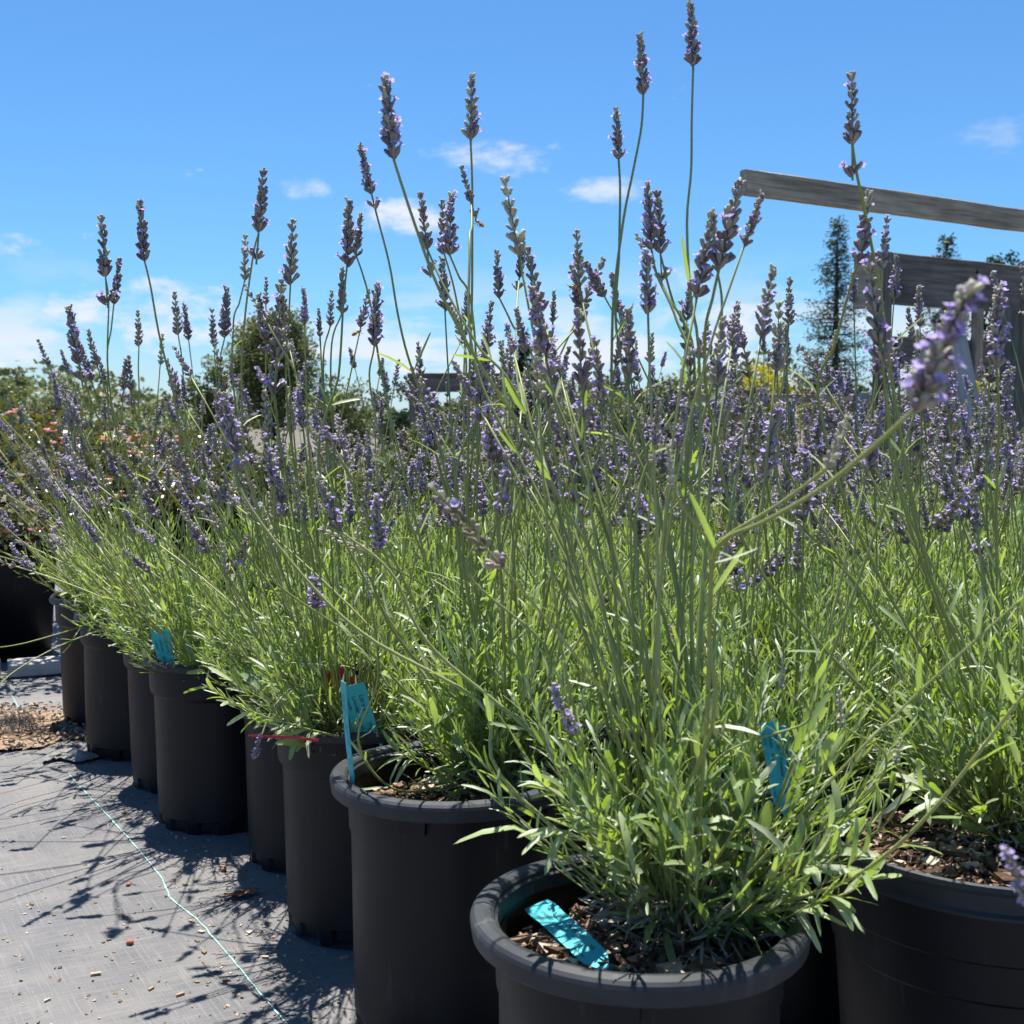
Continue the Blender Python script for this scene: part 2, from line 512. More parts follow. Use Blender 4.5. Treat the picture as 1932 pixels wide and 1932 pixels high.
def wood_mat(name, dark, light, warm=0.0):
    m, nt, N, L, out = nodes_mat(name)
    tc = N('ShaderNodeTexCoord'); oi = N('ShaderNodeObjectInfo')
    cb = N('ShaderNodeCombineXYZ')
    ml = N('ShaderNodeMath'); ml.operation = 'MULTIPLY'; ml.inputs[1].default_value = 13; L(oi.outputs['Random'], ml.inputs[0])
    L(ml.outputs[0], cb.inputs[1]); L(ml.outputs[0], cb.inputs[2])
    av = N('ShaderNodeVectorMath'); av.operation = 'ADD'; L(tc.outputs['Object'], av.inputs[0]); L(cb.outputs[0], av.inputs[1])
    mp = N('ShaderNodeMapping'); mp.inputs['Scale'].default_value = (1.2, 22, 22); L(av.outputs[0], mp.inputs[0])
    n = N('ShaderNodeTexNoise'); n.inputs['Scale'].default_value = 3.2; n.inputs['Detail'].default_value = 8; n.inputs['Roughness'].default_value = .62
    n.inputs['Distortion'].default_value = .12
    L(mp.outputs[0], n.inputs['Vector'])
    n2 = N('ShaderNodeTexNoise'); n2.inputs['Scale'].default_value = 4; n2.inputs['Detail'].default_value = 5; L(av.outputs[0], n2.inputs['Vector'])
    r = ramp_node(N, [(.28, dark), (.5, tuple((a + b) / 2 for a, b in zip(dark, light))), (.72, light)]); L(n.outputs['Fac'], r.inputs[0])
    r2 = ramp_node(N, [(.3, (.58, .57, .56)), (.6, (1, 1, 1))]); L(n2.outputs['Fac'], r2.inputs[0])
    mx = N('ShaderNodeMix'); mx.data_type = 'RGBA'; mx.blend_type = 'MULTIPLY'; mx.inputs['Factor'].default_value = 1
    L(r.outputs[0], mx.inputs['A']); L(r2.outputs[0], mx.inputs['B'])
    p = N('ShaderNodeBsdfPrincipled'); p.inputs['Roughness'].default_value = .85; p.inputs['Specular IOR Level'].default_value = .2
    L(mx.outputs['Result'], p.inputs['Base Color'])
    bp = N('ShaderNodeBump'); bp.inputs['Strength'].default_value = 1.0; bp.inputs['Distance'].default_value = .006
    L(n.outputs['Fac'], bp.inputs['Height']); L(bp.outputs[0], p.inputs['Normal'])
    L(p.outputs[0], out.inputs[0])
wood_mat('wood_grey', (.19, .16, .115), (.58, .50, .38))
wood_mat('wood_dark', (.085, .076, .064), (.26, .235, .195))
wood_mat('wood_blue', (.26, .28, .30), (.42, .45, .48))
wood_mat('wood_pink', (.26, .17, .125), (.52, .37, .28))
wood_mat('trunk_bark', (.035, .026, .02), (.11, .085, .065))

def fabric_mat():
    m, nt, N, L, out = nodes_mat('ground_fabric')
    g = N('ShaderNodeNewGeometry')
    rot = N('ShaderNodeMapping'); rot.inputs['Rotation'].default_value = (0, 0, math.radians(-31)); L(g.outputs['Position'], rot.inputs[0])
    def nz(sx, sy, sc, det=4, rough=.6):
        mp = N('ShaderNodeMapping'); mp.inputs['Scale'].default_value = (sx, sy, 1); L(rot.outputs[0], mp.inputs[0])
        n = N('ShaderNodeTexNoise'); n.inputs['Scale'].default_value = sc; n.inputs['Detail'].default_value = det; n.inputs['Roughness'].default_value = rough
        L(mp.outputs[0], n.inputs['Vector']); return n.outputs['Fac']
    warp = nz(10, 420, 1.0, 3); weft = nz(420, 10, 1.0, 3); weave2 = nz(30, 900, 1.0, 2)
    dust = nz(1, 1, 5.5, 8, .66); speck = nz(1, 1, 170, 3); dust2 = nz(1, 1, 1.6, 5, .6)
    def mth(op, a, b, c=None):
        n = N('ShaderNodeMath'); n.operation = op
        for i, x in enumerate((a, b, c)):
            if x is None: continue
            if hasattr(x, 'default_value'): L(x, n.inputs[i])
            else: n.inputs[i].default_value = x
        return n.outputs[0]
    w = mth('MAXIMUM', warp, weft)
    w = mth('MULTIPLY_ADD', weave2, .35, mth('MULTIPLY', w, .8))
    r = ramp_node(N, [(.48, (.054, .055, .061)), (.62, (.098, .099, .107)), (.78, (.195, .197, .207))]); L(w, r.inputs[0])
    r2 = ramp_node(N, [(.42, (.0, .0, .0)), (.74, (.8, .8, .8))]); L(mth('MULTIPLY_ADD', dust2, .45, mth('MULTIPLY', dust, .62)), r2.inputs[0])
    mx = N('ShaderNodeMix'); mx.data_type = 'RGBA'; L(r2.outputs[0], mx.inputs['Factor']); L(r.outputs[0], mx.inputs['A'])
    mx.inputs['B'].default_value = (.22, .205, .19, 1)
    sp = ramp_node(N, [(.70, (0, 0, 0)), (.73, (.8, .8, .8))]); L(speck, sp.inputs[0])
    m2 = N('ShaderNodeMix'); m2.data_type = 'RGBA'; L(sp.outputs[0], m2.inputs['Factor']); L(mx.outputs['Result'], m2.inputs['A'])
    m2.inputs['B'].default_value = (.37, .34, .30, 1)
    p = N('ShaderNodeBsdfPrincipled'); p.inputs['Roughness'].default_value = .62; p.inputs['Specular IOR Level'].default_value = .4
    L(m2.outputs['Result'], p.inputs['Base Color'])
    bp = N('ShaderNodeBump'); bp.inputs['Strength'].default_value = .35; bp.inputs['Distance'].default_value = .003
    L(mth('MULTIPLY_ADD', dust, 1.5, w), bp.inputs['Height']); L(bp.outputs[0], p.inputs['Normal'])
    L(p.outputs[0], out.inputs[0])
fabric_mat()

def ground_mat():
    m, nt, N, L, out = nodes_mat('gravel_ground')
    g = N('ShaderNodeNewGeometry')
    n = N('ShaderNodeTexNoise'); n.inputs['Scale'].default_value = 3; n.inputs['Detail'].default_value = 10; n.inputs['Roughness'].default_value = .75
    L(g.outputs['Position'], n.inputs['Vector'])
    r = ramp_node(N, [(.3, (.07, .058, .045)), (.55, (.13, .11, .088)), (.75, (.20, .175, .145))]); L(n.outputs['Fac'], r.inputs[0])
    p = N('ShaderNodeBsdfPrincipled'); p.inputs['Roughness'].default_value = .95; L(r.outputs[0], p.inputs['Base Color'])
    L(p.outputs[0], out.inputs[0])
ground_mat()
simple_mat('line_turquoise', (.30, .56, .49), .6, .3, (90, .7, 1.2))
simple_mat('fabric_dark', (.05, .05, .052), .7, .4, (40, .6, 1.5))
simple_mat('fabric_pale', (.20, .195, .185), .75, .3, (30, .7, 1.15))

M = MATS
# ------------------------------------------------------------------ ground
def sheet(name, pts, z, mat, nx=1):
    a = Acc()
    a.raw([(x, y, z) for x, y in pts], [tuple(range(len(pts)))])
    return link(name, a.mesh(name, mat, False))

g = sheet('ground', [(-400, -200), (400, -200), (400, 900), (-400, 900)], 0.0, M['gravel_ground'])
tag(g, kind='structure')

def fab_z(X, Y):
    return 0.006 + 0.0022 * np.sin(X * 5.1 + 1.3 * np.sin(Y * 2.3)) + 0.0016 * np.sin(Y * 7.3 + X * 3.1) + 0.0010 * np.sin(X * 17 + Y * 11)

def fabric():
    # a wrinkled woven sheet under the whole block of pots
    nx, ny = 120, 120
    xs = np.linspace(-3.2, 4.2, nx); ys = np.linspace(-0.8, 6.2, ny)
    X, Y = np.meshgrid(xs, ys, indexing='ij')
    Z = fab_z(X, Y)
    v = np.stack([X, Y, Z], -1).reshape(-1, 3)
    i, j = np.meshgrid(np.arange(nx - 1), np.arange(ny - 1), indexing='ij')
    i = i.ravel(); j = j.ravel()
    q = np.stack([i * ny + j, (i + 1) * ny + j, (i + 1) * ny + j + 1, i * ny + j + 1], -1)
    a = Acc()
    a.v.append(v); a.n = len(v); a.loops.append(q.ravel()); a.sizes.append(np.full(len(q), 4)); a.mi.append(np.zeros(len(q), int))
    a.col.append(np.full((len(v), 3), .5))
    o = link('ground_fabric', a.mesh('ground_fabric', M['ground_fabric']))
    tag(o, kind='structure')
    # woven turquoise marker line
    def line(pix):
        P = np.array([on_z(u, v, 0.0125)[:2] for u, v in pix])
        s = np.linspace(0, len(P) - 1, 60)
        Q = np.stack([np.interp(s, np.arange(len(P)), P[:, k]) for k in (0, 1)], -1)
        Q += RNG.normal(size=Q.shape) * .0007
        T = unit(np.gradient(Q, axis=0)); Nn = np.stack([-T[:, 1], T[:, 0]], -1)
        w = .0010 + .0003 * np.sin(np.arange(60) * 1.7)
        vv = []
        for k in range(60):
            for sgn in (-1, 1):
                vv.append((*(Q[k] + sgn * w[k] * Nn[k]), fab_z(*Q[k]) + .0014))
        b = Acc(); b.raw(vv, [(2 * k, 2 * k + 1, 2 * k + 3, 2 * k + 2) for k in range(59)])
        link('marker_line', b.mesh('marker_line', M['line_turquoise']), o)
    line([(128, 1455), (165, 1497), (215, 1548), (262, 1602), (300, 1645), (322, 1690), (372, 1728), (432, 1792), (480, 1850), (530, 1905), (575, 1960)])
    line([(22, 1310), (40, 1345)])
    return o
FABRIC = fabric()

# ------------------------------------------------------------------ pots
H_POT = .322
def lathe(prof, segs=72, slots=None):
    v = []; f = []
    for i, (r, z) in enumerate(prof):
        for k in range(segs):
            a = 2 * math.pi * k / segs
            rr = r
            if slots and i in slots and (k % 6) in (0, 1, 2):
                rr = r - .007
            v.append((rr * math.cos(a), rr * math.sin(a), z))
    for i in range(len(prof) - 1):
        for k in range(segs):
            k2 = (k + 1) % segs
            f.append((i * segs + k, i * segs + k2, (i + 1) * segs + k2, (i + 1) * segs + k))
    return np.array(v), f

def pot_meshes(kind, R, H):
    """body and lip of a nursery pot"""
    rb = R * .80
    if kind == 'rolled':
        lip = [(R - .0225, H - .0235), (R - .004, H - .0235), (R - .0018, H - .0215), (R, H - .008), (R - .0012, H - .0045), (R - .004, H - .0018),
               (R - .012, H), (R - .0185, H - .0015), (R - .0215, H - .004), (R - .0225, H - .0075), (R - .0250, H - .009), (R - .026, H - .022)]
        body = [(0, .010), (rb - .012, .010), (rb - .002, 0), (rb, .004), (rb + .002, .020), (rb + .0025, .024),
                (R - .026, H - .075), (R - .0235, H - .068), (R - .022, H - .0240)]
        inner = [(R - .0262, H - .022), (R - .0285, H - .09), (rb - .004, .012)]
    elif kind == 'ridged':
        lip = [(R - .013, H - .016), (R - .004, H - .016), (R, H - .013), (R, H - .005), (R - .003, H), (R - .010, H), (R - .013, H - .005), (R - .0135, H - .02)]
        body = [(0, .010), (rb - .012, .010), (rb - .002, 0), (rb, .004), (rb + .002, .024), (rb + .0025, .028),
                (R - .0215, H - .076), (R - .0205, H - .072), (R - .0155, H - .066), (R - .014, H - .06), (R - .013, H - .0162)]
        inner = [(R - .0137, H - .02), (R - .0225, H - .08), (rb - .004, .012)]
    else:   # double bead
        lip = [(R - .006, H - .034), (R - .0005, H - .032), (R, H - .029), (R - .0035, H - .026), (R - .004, H - .010), (R - .001, H - .006), (R - .002, H - .001),
               (R - .006, H), (R - .010, H - .004), (R - .011, H - .02)]
        body = [(0, .010), (rb - .012, .010), (rb - .002, 0), (rb, .004), (rb + .002, .024), (rb + .0025, .028),
                (R - .020, H - .124), (R - .0165, H - .120), (R - .013, H - .082), (R - .010, H - .079), (R - .0062, H - .0342)]
        inner = [(R - .0112, H - .02), (R - .024, H - .13), (rb - .004, .012)]
    v, f = lathe(lip)
    a = Acc(); a.raw(v, f)
    # inner wall belongs to the body
    b = Acc(); v, f = lathe(body, slots=(3, 4)); b.raw(v, f)
    v, f = lathe(inner); b.raw(v, f)
    if kind == 'rolled':
        # moulded lifting tabs under the lip
        for k in range(4):
            an = math.radians(-97 + 90 * k)
            c, s_ = math.cos(an), math.sin(an)
            rot = np.array([[c, -s_, 0], [s_, c, 0], [0, 0, 1]])
            b.box(((R - .0215) * c, (R - .0215) * s_, H - .0335), (.012, .032, .0185), rot)
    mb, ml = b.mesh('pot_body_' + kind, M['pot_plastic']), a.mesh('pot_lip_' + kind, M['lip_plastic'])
    for m_ in (mb, ml):
        m_.set_sharp_from_angle(angle=math.radians(24))
    return mb, ml

POTM = {}
def get_pot(kind, R):
    k = (kind, round(R, 4))
    if k not in POTM:
        POTM[k] = pot_meshes(kind, R, H_POT)
    return POTM[k]

SOIL = {}
def soil_mesh(R, seed, chips, depth):
    key = (round(R, 3), seed, chips)
    if key in SOIL: return SOIL[key]
    r = np.random.default_rng(seed)
    a = Acc()
    n = 26; rr = R - .034
    v = [(0, 0, .004)]; f = []
    for i in range(1, 9):
        for k in range(n):
            t = i / 8 * rr; an = 2 * math.pi * k / n
            v.append((t * math.cos(an), t * math.sin(an), .004 * math.cos(i) + r.normal() * .0022 - .004 * (i / 8) ** 2))
    for k in range(n): f.append((0, 1 + k, 1 + (k + 1) % n))
    for i in range(7):
        for k in range(n):
            k2 = (k + 1) % n
            f.append((1 + i * n + k, 1 + (i + 1) * n + k, 1 + (i + 1) * n + k2, 1 + i * n + k2))
    a.raw(v, f, 0, (.22, .5, .5))
    s = a.mesh('potting_mix', M['bark'])
    c = Acc()
    if chips:
        rad = np.sqrt(r.uniform(0, 1, chips)) * (rr - .004); an = r.uniform(0, 2 * math.pi, chips)
        O = np.stack([rad * np.cos(an), rad * np.sin(an), r.uniform(.001, .008, chips)], -1)
        d = unit(np.stack([r.normal(size=chips), r.normal(size=chips), r.normal(size=chips) * .35], -1))
        l = r.uniform(.0013, .0055, chips); w = l * r.uniform(.35, .9, chips); t = l * r.uniform(.2, .5, chips)
        B = basis(d, unit(np.stack([r.normal(size=chips) * .5, r.normal(size=chips) * .5, np.ones(chips)], -1)), w, l, t)
        tint = np.stack([np.clip(r.beta(1.3, 1.4, chips), .05, 1)] * 3, -1)
        which = r.integers(0, 6, chips)
        for k in range(6):
            mk = which == k
            c.stamp(CHIPS[k], B[mk], O[mk], 0, tint[mk])
        cm = c.mesh('bark_mulch', M['bark'], False)
    else:
        cm = None
    SOIL[key] = (s, cm)
    return SOIL[key]

# shared single chips
CHIPMESH = []
for k in range(6):
    a = Acc(); a.stamp(CHIPS[k], [np.eye(3)], [[0, 0, 0]], 0, [[.3 + .13 * k] * 3])
    CHIPMESH.append(a.mesh('bark_chip', M['bark'], False))
PALECHIP = []
for k in range(6):
    a = Acc(); a.stamp(CHIPS[k], [np.eye(3)], [[0, 0, 0]], 0, [[.3 + .13 * k] * 3])
    PALECHIP.append(a.mesh('pale_bark_chip', M['pale_bark'], False))

def make_pot(x, y, R, kind, label, seed, chips=0, big=0, soil_drop=.05, group=None, tilt=0.0):
    root = empty('nursery_pot', (x, y, 0.006), random.uniform(-.25, .25))
    root.rotation_euler[1] = tilt
    tag(root, label, 'plant pot', group or 'black nursery pots of lavender')
    b, l = get_pot(kind, R)
    link('body', b, root); link('lip', l, root)
    s, c = soil_mesh(R, seed, chips, soil_drop)
    so = link('potting_mix', s, root, Matrix.Translation((0, 0, H_POT - soil_drop)))
    if c is not None:
        tag(link('bark_mulch', c, so), kind='stuff')
    r = random.Random(seed)
    for k in range(big):
        rad = math.sqrt(r.random()) * (R - .035); an = r.uniform(0, 6.28)
        sz = r.uniform(.006, .013)
        m = Matrix.Translation((rad * math.cos(an), rad * math.sin(an), .008)) @ Matrix.Rotation(r.uniform(0, 6), 4, 'Z') @ Matrix.Rotation(r.uniform(-.5, .5), 4, 'X') @ Matrix.Diagonal((sz, sz * r.uniform(.4, .7), sz * r.uniform(.25, .5), 1))
        link('bark_chip', CHIPMESH[r.randrange(6)], so, m)
    return root

def pot_xy(u_left, d, R):
    X = (u_left - 966) / F * d + R
    return X, d + .03
# front row: (x, y, R, kind)
FRONT = {}
p1 = on_z(1205, 1722, H_POT); p2 = on_z(852, 1457, H_POT); p0 = on_z(1868, 1574, H_POT)
FRONT['A'] = (p1[0], p1[1], .1525, 'rolled')
FRONT['B'] = (p2[0], p2[1], .1525, 'rolled')
FRONT['R'] = (p0[0], p0[1], .180, 'bead')
for k, (ul, d) in {'C': (493, 1.82), 'D': (425, 2.10), 'E': (255, 2.30), 'F': (208, 2.55), 'G': (124, 2.80), 'H': (84, 3.08)}.items():
    x, y = pot_xy(ul, d, .14)
    FRONT[k] = (x, y, .14, 'ridged')
LAB_POT = {
    'A': 'black pot nearest the camera with turquoise tag lying on its soil',
    'B': 'black pot with wide grey rolled lip, second from the camera',
    'R': 'large black pot with double bead rim cut by the right edge',
    'C': 'black pot with red strip on its rim, left of the rolled lip pot',
    'D': 'slim dark pot squeezed behind the one with the red strip',
    'E': 'black pot with striped shadows on its lip and turquoise tag above',
    'F': 'dark pot half hidden behind the pot with shadow stripes on its lip',
    'G': 'black pot next to the farthest one, beside the crumpled fabric flap',
    'H': 'farthest black pot of the row, beside the bark patch',
}
for i, k in enumerate('ABRCDEFGH'):
    x, y, R, kind = FRONT[k]
    make_pot(x, y, R, kind, LAB_POT[k], 30 + i, {'A': 2400, 'B': 1800, 'R': 2200}.get(k, 260), {'A': 60, 'B': 40, 'R': 45}.get(k, 0),
             .052 if k != 'R' else .03, None, 0.0 if k not in 'G' else .02)

# rows behind
AX = np.array([-.5, .866]); PX = np.array([.866, .5]); NX = np.array([-.538, .843])
BACK = []
placed = [np.array(FRONT[k][:2]) for k in FRONT]
base = np.array(FRONT['R'][:2])
for row in range(9):
    for j in range(-2, 13):
        if row == 0 and j <= 0: continue
        q = base + PX * (.36 * row) + AX * (.325 * j + (.16 if row % 2 else 0)) + RNG.normal(size=2) * .012
        if q @ NX > 3.18 or q[1] < 1.2: continue
        if abs(q[0]) > .43 * q[1] + .22: continue
        if min(np.linalg.norm(q - w) for w in placed) < .285: continue
        # keep to the right of the front row
        rel = q - np.array(FRONT['A'][:2])
        if rel @ PX < .12: continue
        placed.append(q); BACK.append(q)
# one more row between front row and the block
print('back pots', len(BACK))
soil_b, _ = soil_mesh(.14, 99, 0, .05)
pb, pl = get_pot('ridged', .14)
for i, q in enumerate(BACK):
    root = empty('nursery_pot', (q[0], q[1], .006), random.uniform(0, 6))
    tag(root, 'black pot among the lavender behind the front row, almost hidden by stems', 'plant pot', 'black pots buried in the lavender block')
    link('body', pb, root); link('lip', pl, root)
    link('potting_mix', soil_b, root, Matrix.Translation((0, 0, H_POT - .05)))

# ------------------------------------------------------------------ lavender
LM = [M['lavender_leaf'], M['stalk_green'], M['calyx_grey'], M['corolla_violet'], M['dry_stem']]

def spike(seed, L=.062, whorls=8, dense=1.0, flowers=.25, green=0.0, low=False, acc=None, X=None, cm=2):
    """flower spike along +Z from 0 to L; X = (3x3, origin) places it inside acc"""
    r = np.random.default_rng(seed)
    a = acc or Acc()
    R3, O3 = X if X else (np.eye(3), np.zeros(3))
    zs = L * (np.linspace(0, 1, whorls) ** .92) * .90
    zs = zs + r.normal(size=whorls) * L * .008
    if low:
        zs = np.concatenate([[-L * r.uniform(.30, .48)], zs])
    for i, z in enumerate(zs):
        t = np.clip(z / L, 0, 1)
        n = int(round((9.0 - 3.8 * t) * dense)) if z >= 0 else 7
        ln = (.0098 - .0036 * t) * r.uniform(.9, 1.12)
        az = np.arange(n) * 2 * math.pi / n + r.uniform(0, 6.28) + r.normal(size=n) * .2
        el = np.radians(r.uniform(44, 62, n) + 20 * t)      # elevation above horizontal
        d = np.stack([np.cos(az) * np.cos(el), np.sin(az) * np.cos(el), np.sin(el)], -1)
        O = np.stack([np.cos(az), np.sin(az), np.zeros(n)], -1) * .0012; O[:, 2] += z + r.normal(size=n) * .0011
        l = ln * r.uniform(.8, 1.15, n); w = l * r.uniform(.165, .225, n)
        B = basis(d, np.array([0, 0, 1.0]) + 0 * d, w, l)
        tn = np.clip(r.uniform(-.05, .75, n) + .22 * t + green + r.normal() * .08, 0, 1)
        a.stamp(CALYX, R3 @ B, O @ R3.T + O3, cm if (cm == 2 or r.random() < .8) else 2, np.stack([tn] * 3, -1))
        # bracts under the whorl
        nb = 2
        azb = r.uniform(0, 6.28) + np.array([0, math.pi])
        db = np.stack([np.cos(azb) * .8, np.sin(azb) * .8, np.full(nb, .6)], -1)
        Bb = basis(db, np.array([0, 0, 1.0]) + 0 * db, .0016, .0042)
        Ob = np.tile([0, 0, z - .0006], (nb, 1))
        a.stamp(LEAF_BROAD, R3 @ Bb, Ob @ R3.T + O3, 2, np.full((nb, 3), .8))
        # open corollas
        prob = flowers * .55 * (1.5 if t < .45 else .8) if t < .85 else flowers * .15
        for k in range(n):
            if r.random() < prob:
                tip = O[k] + d[k] * l[k] * .9
                dd = unit(d[k] + np.array([0, 0, -.15]) + r.normal(size=3) * .12)
                fb = basis(dd[None], r.normal(size=(1, 3)), .001, .0042)
                a.stamp(CALYX, R3 @ fb, (tip - dd * .001)[None] @ R3.T + O3, 3, [[r.uniform(.1, .6)] * 3])
                e1 = unit(np.cross(dd, [0, 0, 1.0])); e2 = np.cross(e1, dd)
                c0 = tip + dd * .0026
                ph = r.uniform(0, 6)
                for q in range(5):
                    an = ph + q * 1.2566
                    pd = unit(math.cos(an) * e1 + math.sin(an) * e2 + dd * .55)
                    pb_ = basis(pd[None], dd[None], .0030, r.uniform(.0030, .0042))
                    a.stamp(PETAL, R3 @ pb_, c0[None] @ R3.T + O3, 3, [[r.uniform(.2, 1)] * 3])
    # tip buds
    n = 4
    az = np.arange(n) * 1.57 + r.uniform(0, 6); el = np.radians(74)
    d = np.stack([np.cos(az) * math.cos(el), np.sin(az) * math.cos(el), np.full(n, math.sin(el))], -1)
    B = basis(d, np.array([0, 0, 1.0]) + 0 * d, .0010, .0052)
    a.stamp(CALYX, R3 @ B, np.tile([0, 0, L * .92], (n, 1)) @ R3.T + O3, 2, np.full((n, 3), .75))
    ax = np.array([[0, 0, -(.5 * L if low else .002)], [0, 0, L * .5], [0, 0, L * .95]]) @ R3.T + O3
    a.tube(ax, [.0010, .0008, .0005], 4, 1, (.45,) * 3, False)
    return a

SPIKE_CFG = [dict(whorls=8, dense=1.0, flowers=.26), dict(whorls=9, dense=1.05, flowers=.30, low=True), dict(whorls=8, dense=1.0, flowers=.16),
             dict(whorls=7, dense=.82, flowers=.20, low=True), dict(whorls=8, dense=.78, flowers=.10, green=.15), dict(whorls=9, dense=1.1, flowers=.42),
             dict(whorls=7, dense=.85, flowers=.34), dict(whorls=7, dense=.7, flowers=.02, green=.4), dict(whorls=9, dense=1.0, flowers=.20, low=True),
             dict(whorls=8, dense=.95, flowers=.5), dict(whorls=6, dense=.6, flowers=.05, low=True, cm=4), dict(whorls=7, dense=.9, flowers=.65)]
SL = .062
SPIKES = [spike(100 + i, SL, **c).mesh('flower_spike', LM) for i, c in enumerate(SPIKE_CFG)]

def side_leaves(a, pts, r, ks, lmin=.022, lmax=.042):
    for k in ks:
        i = min(len(pts) - 2, max(0, int(k * (len(pts) - 1))))
        p = pts[i]; t = unit(pts[i + 1] - pts[i])
        e = unit(np.cross(t, r.normal(size=3)))
        for s in (-1, 1):
            if r.random() < .15: continue
            d = unit(t * r.uniform(.9, 1.6) + s * e)
            B = basis(d[None], (t + r.normal(size=3) * .3)[None], r.uniform(.0013, .0024), r.uniform(lmin, lmax))
            a.stamp(LEAVES[r.integers(0, 5)], B, p[None], 0, [[r.uniform(.3, 1.0)] * 3])

def stalk_pts(L, bend, wob, r, n=10):
    t = np.linspace(0, 1, n)
    x = bend * L * t ** 1.9 + wob * L * np.sin(t * math.pi * 1.5) * .5
    y = wob * L * np.sin(t * math.pi * 2.1 + 1) * .35 * t
    z = L * t
    return np.stack([x, y, z], -1)

STALKS = []   # (mesh, tip matrix, length)
COMBO = []
for li, L in enumerate((.30, .38, .46, .54, .62)):
    for bi, bend in enumerate((.04, .14, .30)):
        r = np.random.default_rng(500 + li * 10 + bi)
        P = stalk_pts(L, bend, r.uniform(-.03, .03), r)
        a = Acc()
        a.tube(P, np.linspace(.0017, .0011, len(P)), 5, 1, (r.uniform(.25, .85),) * 3)
        side_leaves(a, P, r, [.12, .28, .44] if L > .4 else [.15, .35])
        tn = unit(P[-1] - P[-2])
        B = np.array(Vector(tn).to_track_quat('Z', 'Y').to_matrix())
        STALKS.append((a.mesh('flower_stalk', LM), P[-1], B, L))
        for c in range(2):
            a2 = Acc()
            a2.tube(P, np.linspace(.0016, .0011, len(P)), 4, 1, (r.uniform(.25, .85),) * 3, False)
            side_leaves(a2, P, r, [.15, .35])
            k = (li * 3 + bi * 2 + c * 5) % len(SPIKE_CFG)
            sc_ = r.uniform(.6, 1.2)
            spike(900 + li * 17 + bi * 5 + c, SL * sc_, acc=a2, X=(B, P[-1]), **SPIKE_CFG[k])
            COMBO.append((a2.mesh('flower_stalk', LM), L))

def foliage_params(seed, shoots, spread=62, hmin=.10, hmax=.34, lean=(0, 0), leaflen=(.018, .042), crown=.045, lscale=1.0):
    """leafy shoots: returns tube list and leaf arrays"""
    r = np.random.default_rng(seed)
    tubes = []; O = []; D = []; Nn = []; Ls = []; Ws = []; T = []; K = []
    for s in range(shoots):
        az = r.uniform(0, 2 * math.pi)
        u = r.random() ** .75
        tilt = math.radians(spread) * u
        L = (hmin + (hmax - hmin) * r.random() ** .8) * (1.0 - .25 * u)
        rt = crown * math.sqrt(r.random())
        ra = az + r.normal() * .6
        p = np.array([rt * math.cos(ra), rt * math.sin(ra), 0.0])
        d = np.array([math.sin(tilt) * math.cos(az) + lean[0] * r.random(), math.sin(tilt) * math.sin(az) + lean[1] * r.random(), math.cos(tilt)])
        d = unit(d)
        step = .0125; n = max(4, int(L / step))
        pts = [p.copy()]
        up = r.uniform(.012, .05)
        wob = r.normal(size=3) * .02
        for i in range(n):
            d = unit(d + np.array([0, 0, up]) + wob * .3 + r.normal(size=3) * .025)
            p = p + d * step
            pts.append(p.copy())
        pts = np.array(pts)
        young = r.random()
        tubes.append((pts, young))
        rot = r.uniform(0, 6)
        for i in range(2, n + 1):
            f = i / n
            if f < .25 and r.random() < .4: continue
            t = unit(pts[i] - pts[i - 1])
            e1 = unit(np.cross(t, [0.31, .2, .93])); e2 = np.cross(t, e1)
            rot += 1.5708 + r.normal() * .25
            for sgn in (0, math.pi):
                if r.random() < .10: continue
                an = rot + sgn
                o = math.cos(an) * e1 + math.sin(an) * e2
                open_ = r.uniform(.35, .95) * (1.15 - .65 * f)
                dl = unit(t + o * open_ + np.array([0, 0, .12]))
                O.append(pts[i]); D.append(dl); Nn.append(unit(t * .9 - o * .5 + r.normal(size=3) * .2))
                ll = r.uniform(*leaflen) * (1.08 - .45 * f ** 2) * lscale * (1.25 if r.random() < .12 else 1)
                Ls.append(ll); Ws.append(ll * r.uniform(.034, .060) * (1.35 if r.random() < .15 else 1))
                T.append(np.clip(.15 + .55 * r.random() * (.5 + f) + .22 * young, 0, 1)); K.append(r.integers(0, 5))
    return tubes, np.array(O), np.array(D), np.array(Nn), np.array(Ls), np.array(Ws), np.array(T), np.array(K)

def foliage_acc(par, mask=None):
    tubes, O, D, Nn, Ls, Ws, T, K = par
    a = Acc()
    for pts, y in tubes:
        a.tube(pts[::2] if len(pts) > 5 else pts, np.linspace(.0014, .0006, len(pts[::2] if len(pts) > 5 else pts)), 3, 1 if y > .25 else 4, (.35 + .5 * y,) * 3, False)
    B = basis(D, Nn, Ws, Ls)
    for k in range(5):
        mk = K == k
        if mask is not None: mk &= mask
        a.stamp(LEAVES[k], B[mk], O[mk], 0, np.stack([T[mk]] * 3, -1))
    return a

